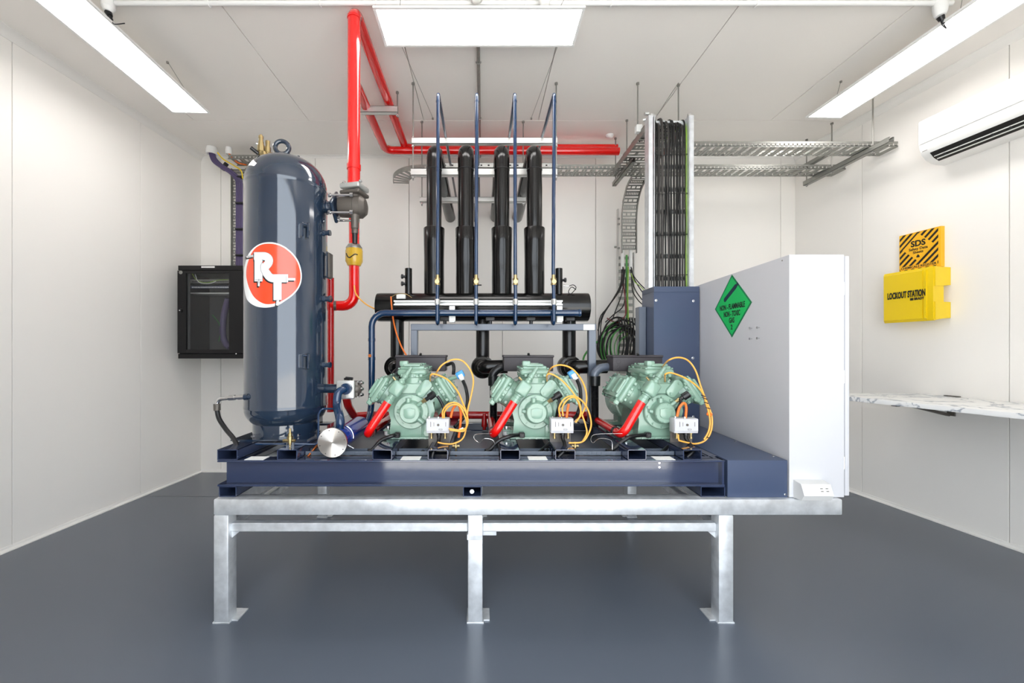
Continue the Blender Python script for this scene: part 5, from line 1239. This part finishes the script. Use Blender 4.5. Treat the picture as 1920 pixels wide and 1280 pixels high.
# capillary tubes
caps = [(C1, [[(1360, 345, 2.25), (1385, 300), (1440, 230), (1540, 182), (1640, 195), (1720, 290), (1747, 400), (1725, 540), (1690, 690), (1675, 860), (1640, 970), (1550, 1020), (1460, 1022), (1390, 1008)],
              [(1315, 400, 2.2), (1318, 345), (1340, 325), (1400, 338), (1500, 390), (1590, 500), (1640, 610), (1680, 720), (1682, 800)],
              [(1440, 765), (1442, 690), (1500, 622), (1580, 615), (1650, 670), (1690, 770), (1675, 860), (1600, 885), (1500, 870)],
              [(1455, 765), (1460, 700), (1520, 640), (1600, 640), (1650, 720), (1680, 820), (1650, 895), (1510, 885)]]),
        (C2, [[(885, 330, 2.25), (930, 262), (1020, 235), (1130, 270), (1220, 370), (1268, 480), (1278, 600), (1240, 715), (1165, 805)],
              [(885, 400, 2.2), (882, 345), (905, 322), (960, 340), (1050, 405), (1150, 520), (1200, 620), (1230, 720), (1270, 840), (1280, 920), (1240, 1000)],
              [(1015, 750), (1005, 660), (1060, 570), (1150, 545), (1240, 600), (1300, 700), (1325, 830), (1290, 940), (1230, 1005), (1100, 1015)],
              [(1045, 745), (1038, 660), (1085, 585), (1160, 560), (1215, 640), (1215, 740), (1170, 810)]]),
        (C3, [[(855, 270, 2.25), (920, 192), (1020, 160), (1120, 190), (1195, 290), (1245, 440), (1290, 560), (1345, 700), (1362, 800), (1345, 910), (1290, 990), (1200, 1022), (1110, 1010), (1030, 990)],
              [(890, 400, 2.2), (890, 340), (905, 320), (960, 315), (1080, 360), (1190, 430), (1270, 520), (1300, 620), (1325, 700), (1340, 800), (1325, 900), (1280, 980)],
              [(1030, 990), (1024, 960), (1022, 930)]])]
for i, (fn, L_) in enumerate(caps):
    gg = 'orange capillary tubes of the compressor ' + who[i]
    for k, P in enumerate(L_):
        PW(fn, P, 2.06 - .006 * k, .0042, 'capillary_tube', 'orange', 'thin orange capillary tube looping at the side of the compressor ' + who[i], 'tube', gg, n=6, seg=8)
for i, (fn, P) in enumerate(((C1, [(1520, 760), (1545, 670), (1590, 630), (1618, 690), (1620, 800), (1600, 960)]), (C2, [(1080, 760), (1088, 690), (1100, 625)]), (C3, [(1010, 750), (1035, 660), (1080, 615), (1102, 660), (1096, 765)]))):
    PW(fn, P, 2.09, .0065, 'signal_cable', 'dorange', 'thicker deep orange cable behind the white switch of the compressor ' + who[i], 'cable', seg=10)
q = C3((1340, 700)); mb = MB(); p = W(q[0] - 1, q[1] + 5, 2.06); mb.obox(p, (1, 0, -.4), (0, 1, 0), (.4, 0, 1), .028, .012, .020, .004); tag(mb.build('cable_clip', 'dorange'), 'orange clip on the capillary tubes before the white cabinet', 'clip')
for (px, py) in ((1319, 742), (1322, 747), (1324, 755), (1328, 765), (1328, 820)):
    mb = MB(); p = W(px, py, 2.055); mb.obox(p, (1, 0, -.35), (0, 1, 0), (.35, 0, 1), .020, .014, .004, .001); tag(mb.build('cable_tie', 'plastic'), 'small black tie around the orange tubes before the white cabinet', 'tie', 'black ties on the orange tubes')
mb = MB(); p = W(864, 805, 2.05); mb.obox(p, (1, 0, .5), (0, 1, 0), (-.5, 0, 1), .03, .004, .012, .001); tag(mb.build('cable_tag', 'label'), 'small white tag tied on the orange tubes nearest the tank', 'tag')
# small brass valve on the skid between compressors
for px, py, lb in ((855, 836, 'small brass valve low on the skid between the first and middle compressor'), (1078, 836, 'small brass fitting low on the skid under the middle switch loops')):
    v = thing('service_valve', lb, 'valve', W(px, py + 10, 2.10)); b = W(px, py, 2.10)
    mb = MB(); mb.cyl(b + Vector((-.018, 0, 0)), b + Vector((.018, 0, 0)), .008, seg=8); mb.lathe(b - Vector((0, 0, .028)), (0, 0, 1), [(0, .005), (.02, .005), (.02, .009), (.036, .009), (.036, .005), (.05, .005)], seg=10); mb.build('valve_body', 'brass', v)
    mb = MB(); mb.cyl(b - Vector((0, 0, .026)), b - Vector((0, 0, .055)), .0035, seg=8); mb.build('copper_stub', 'copper', v)
# orange run from the header end to the terminal box, and between riser and header
PW(lambda p: p, [(733, 556, 2.76), (736, 590, 2.70), (742, 620, 2.66), (752, 648, 2.6), (763, 668, 2.56)], 2.6, .005, 'signal_cable', 'dorange', 'orange cable hanging from the black header down behind the compressor nearest the tank', 'cable')
PW(lambda p: p, [(664, 535, 2.87), (668, 552, 2.86), (686, 570, 2.84), (708, 581, 2.82), (722, 585, 2.80)], 2.8, .0045, 'capillary_tube', 'orange', 'thin orange tube crossing from the red riser to the black header', 'tube')
for a, b, lb in ((850, 843, 'nearest the tank'),):
    PW(lambda p: p, [(838, 684, 2.50), (848, 681, 2.46), (851, 690, 2.44), (850, 702, 2.44)], 2.45, .010, 'power_lead', 'rubber', 'short black lead bending out of the charcoal box of the compressor nearest the tank', 'cable')
# ================================================================== RIGHT WALL
rd = Vector((-.0857, 1, 0)).normalized(); rn = Vector((-1, -.0857, 0)).normalized(); UP = Vector((0, 0, 1))
def RW(y, out, z): return Vector((xr(y), y, z)) + rn * out
# air conditioner
Y0, Y1 = 3.036, 2.13
v = thing('air_conditioner', 'white split air conditioner high on the right wall', 'air conditioner', RW(2.6, .002, 2.65))
L_ = (RW(Y0, 0, 0) - RW(Y1, 0, 0)).length
prof = [(.001, 2.648), (.06, 2.650), (.11, 2.658), (.150, 2.678), (.185, 2.715), (.203, 2.76), (.210, 2.82), (.210, 2.93), (.204, 2.955), (.188, 2.968), (.165, 2.972), (.001, 2.972)]
mb = MB(); mb.rings([[RW(y, a, z) for a, z in prof] for y in (Y0, Y1)]); body = mb.build('body', 'plasticw', v, ang=30)
SG = 1
def slot(a0, a1, off, m, name, yA=Y0 - .05, yB=Y1 + .05, par=v):
    (p, q), (r_, s_) = a0, a1; n = Vector((q - s_, p - r_, 0))
    mb = MB(); dv = Vector((a1[0] - a0[0], a1[1] - a0[1])); nv = Vector((dv.y, -dv.x)).normalized() * off * SG
    mb.rings([[RW(y, a0[0], a0[1]), RW(y, a1[0], a1[1]), RW(y, a1[0] + nv.x, a1[1] + nv.y), RW(y, a0[0] + nv.x, a0[1] + nv.y)] for y in (yA, yB)]); return mb.build(name, m, par)
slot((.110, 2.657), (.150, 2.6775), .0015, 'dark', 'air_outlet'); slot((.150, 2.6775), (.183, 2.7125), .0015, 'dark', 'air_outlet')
slot((.134, 2.668), (.139, 2.6705), .006, 'plasticw', 'louvre', Y0 - .06, Y1 + .06)
slot((.156, 2.684), (.160, 2.688), .006, 'plasticw', 'louvre', Y0 - .06, Y1 + .06)
for k in range(9):
    y = Y0 - .12 - k * .085; mb = MB(); mb.obox(RW(y, .149, 2.676), rd, rn, UP, .006, .03, .008); mb.build('vane', 'rubber', v)
mb = MB(); mb.rings([[RW(y, .2115, 2.79), RW(y, .2115, 2.955), RW(y, .209, 2.955), RW(y, .209, 2.79)] for y in (Y0 - .002, Y1 + .002)]); mb.build('front_panel', 'plasticw', v)
mb = MB(); mb.obox(RW(Y0 - .03, .199, 2.735), rd, rn, UP, .03, .002, .004); mb.build('status_mark', 'galv2', v)
# lockout station
y0, y1, zb_, zt_ = 3.345, 2.996, 1.502, 1.902
v = thing('lockout_station', 'yellow plastic lockout box on the right wall below the striped sign', 'box', RW(3.17, .06, zb_))
mb = MB(); P = lambda y, o_: RW(y, o_, 0)
hx = [(0, 0), (1, 0)]
prof = [(.002, zb_ + .02), (.10, zb_ + .006), (.122, zb_), (.130, zb_ + .015), (.132, zt_ - .02), (.124, zt_ - .002), (.10, zt_ - .004), (.002, zt_ - .016)]
mb.rings([[RW(y, a, z) for a, z in prof] for y in (y0, y1 + .06)])
mb.rings([[RW(y, a, z) for a, z in [(.045, zb_ + .016)] + prof[1:-1] + [(.045, zt_ - .010)]] for y in (y1 + .055, y1 + .01)])
for za_, zc_ in ((zb_ + .010, 1.640), (1.752, zt_ - .008)):
    mb.rings([[RW(y, a, z) for a, z in ((.002, za_ + .008), (.125, za_), (.125, zc_), (.002, zc_ - .004))] for y in (y1 + .06, y1)])
b_ = mb.build('box_body', 'yell', v)
mb = MB(); mb.rings([[RW(y, a, z) for a, z in ((.131, zb_ + .014), (.137, zb_ + .02), (.137, zt_ - .024), (.131, zt_ - .018))] for y in (y0 - .006, y1 + .075)]); cv = mb.build('front_cover', 'yell', v)
mb = MB(); mb.rings([[RW(y, a, z) for a, z in ((.131, zb_ + .014), (.140, zb_ + .02), (.140, zt_ - .024), (.131, zt_ - .018))] for y in (y1 + .062, y1 + .048)]); mb.build('cover_rib', 'yell', v)
O_ = RW(3.205, .1385, 1.706)
text_mesh('LOCKOUT STATION', .068, RW(3.178, .1405, 1.711), -rd, UP, .0005, fit=.262, bold=.0030, parent=v, name='lettering')
text_mesh('BRADY', .026, RW(3.088, .1405, 1.672), -rd, UP, .0005, fit=.066, bold=.0012, parent=v, name='lettering')
mb = MB(); mb.obox(RW(3.137, .1400, 1.672), rd, rn, UP, .022, .001, .018); mb.build('square_mark', 'ink', v)
# SDS holder
y0, y1 = 3.312, 3.033; zb_, zt_ = 1.903, 2.202
v = thing('safety_data_holder', 'yellow and black striped sign holder standing on top of the lockout box', 'sign', RW(3.17, .02, zb_))
mb = MB(); mb.rings([[RW(y, a, z) for a, z in ((.001, zb_), (.032, zb_), (.032, zt_), (.001, zt_))] for y in (y0, y1)]); mb.build('holder_plate', 'yel2', v)
c_ = RW((y0 + y1) / 2 + .006, .0325, (zb_ + zt_) / 2); U = -rd; hw_, hh = .130, .146
# stripes
def clip(poly, a, b, c):     # keep a*x + b*y <= c
    out = []
    for i in range(len(poly)):
        p, q = poly[i], poly[(i + 1) % len(poly)]; fp = a * p[0] + b * p[1] - c; fq = a * q[0] + b * q[1] - c
        if fp <= 0: out.append(p)
        if fp * fq < 0: t_ = fp / (fp - fq); out.append((p[0] + (q[0] - p[0]) * t_, p[1] + (q[1] - p[1]) * t_))
    return out
rect = [(-hw_, -hh), (hw_, -hh), (hw_, hh), (-hw_, hh)]
mb = MB(); k = -.30
while k < .30:
    pl_ = clip(clip(rect, -1, 1, k + .022), 1, -1, -k)
    pl_ = clip(pl_, 0, 1, hh) if len(pl_) > 2 else pl_
    if len(pl_) > 2: mb.prism(pl_, c_, U, UP, rn, .0006)
    k += .048
mb.build('stripes', 'ink', v)
dc = c_ + UP * .028 + rn * .0007
mb = MB(); mb.prism([(0, .108), (.108, 0), (0, -.108), (-.108, 0)], dc, U, UP, rn, .0006); mb.build('diamond_field', 'yel2', v)
mb = MB(); mb.prism([(-hw_ + .004, -.132), (hw_ - .004, -.132), (hw_ - .004, -.106), (-hw_ + .004, -.106)], c_ + rn * .0009, U, UP, rn, .0006); mb.build('caption_band', 'yel2', v)
text_mesh('SDS', .062, dc + UP * .030 + rn * .0012, U, UP, .0004, fit=.100, bold=.0022, parent=v)
text_mesh('Safety Data', .028, dc - UP * .010 + rn * .0012, U, UP, .0004, fit=.128, bold=.0006, parent=v)
text_mesh('Sheets', .028, dc - UP * .036 + rn * .0012, U, UP, .0004, fit=.070, bold=.0006, parent=v)
text_mesh('CHEMICALS REGISTER', .024, c_ - UP * .119 + rn * .0020, U, UP, .0004, fit=.240, bold=.0006, parent=v)
mb = MB(); mb.prism([(-.010, -.006), (.010, -.006), (.011, .004), (.005, .012), (.0, .018), (-.006, .010), (-.011, .003)], dc - UP * .072 + rn * .0012, U, UP, rn, .0006); mb.build('flame_mark', 'ink', v)
# wall shelf
v = thing('wall_shelf', 'white marble patterned bench shelf on the right wall', 'shelf', RW(2.6, .3, .92))
SHZ = .948
fa, fb = Vector((2.605, 3.21, 0)), Vector((2.975, 1.85, 0))
poly = [(xr(3.21) - .004, 3.21), (fa.x, fa.y), (fb.x, fb.y), (xr(1.85) - .004, 1.85)]
mb = MB(); mb.prism(poly, (0, 0, SHZ - .031), (1, 0, 0), (0, 1, 0), UP, .031, .002); mb.build('shelf_top', 'marble', v)
def brk(y, lab_):
    b = thing('shelf_bracket', lab_, 'bracket', RW(y, .0, .80))
    mb = MB(); mb.obox(RW(y, .006, .862), rd, rn, UP, .05, .008, .11, .002); mb.build('wall_plate', 'iron', b)
    mb = MB(); mb.obox(RW(y, .24, .901), rd, rn, UP, .034, .44, .026, .002); mb.build('top_arm', 'frame', b)
    a = RW(y, .03, .815); c = RW(y, .36, .892); dv = (c - a).normalized()
    mb = MB(); mb.obox((a + c) / 2, dv, rd, dv.cross(rd), (c - a).length, .026, .02, .002); mb.build('brace', 'iron', b)
    for o_ in (.45, .345): mb = MB(); mb.obox(RW(y, o_, .897), rd, rn, UP, .04, .035, .03, .003); mb.build('end_cap', 'plastic', b)
    return b
brk(2.99, 'grey folding bracket under the marble shelf')
mb = MB(); mb.obox(RW(2.98, .012, SHZ + .004), rd, rn, UP, .09, .02, .006, .001); mb.build('top_clip', 'iron', v)
# ------------------------------------------------------------------ finish
for o in COL.objects:
    if '_loc' in o: del o['_loc']
sc.view_settings.view_transform = 'Standard'; sc.view_settings.look = 'None'
sc.view_settings.gamma = 1; sc.view_settings.use_curve_mapping = False; sc.view_settings.exposure = 0.08
sc.cycles.max_bounces = 10; sc.cycles.diffuse_bounces = 6; sc.cycles.glossy_bounces = 5; sc.cycles.transparent_max_bounces = 8
sc.cycles.use_denoising = True; sc.cycles.sample_clamp_indirect = 6; sc.cycles.blur_glossy = 0.6
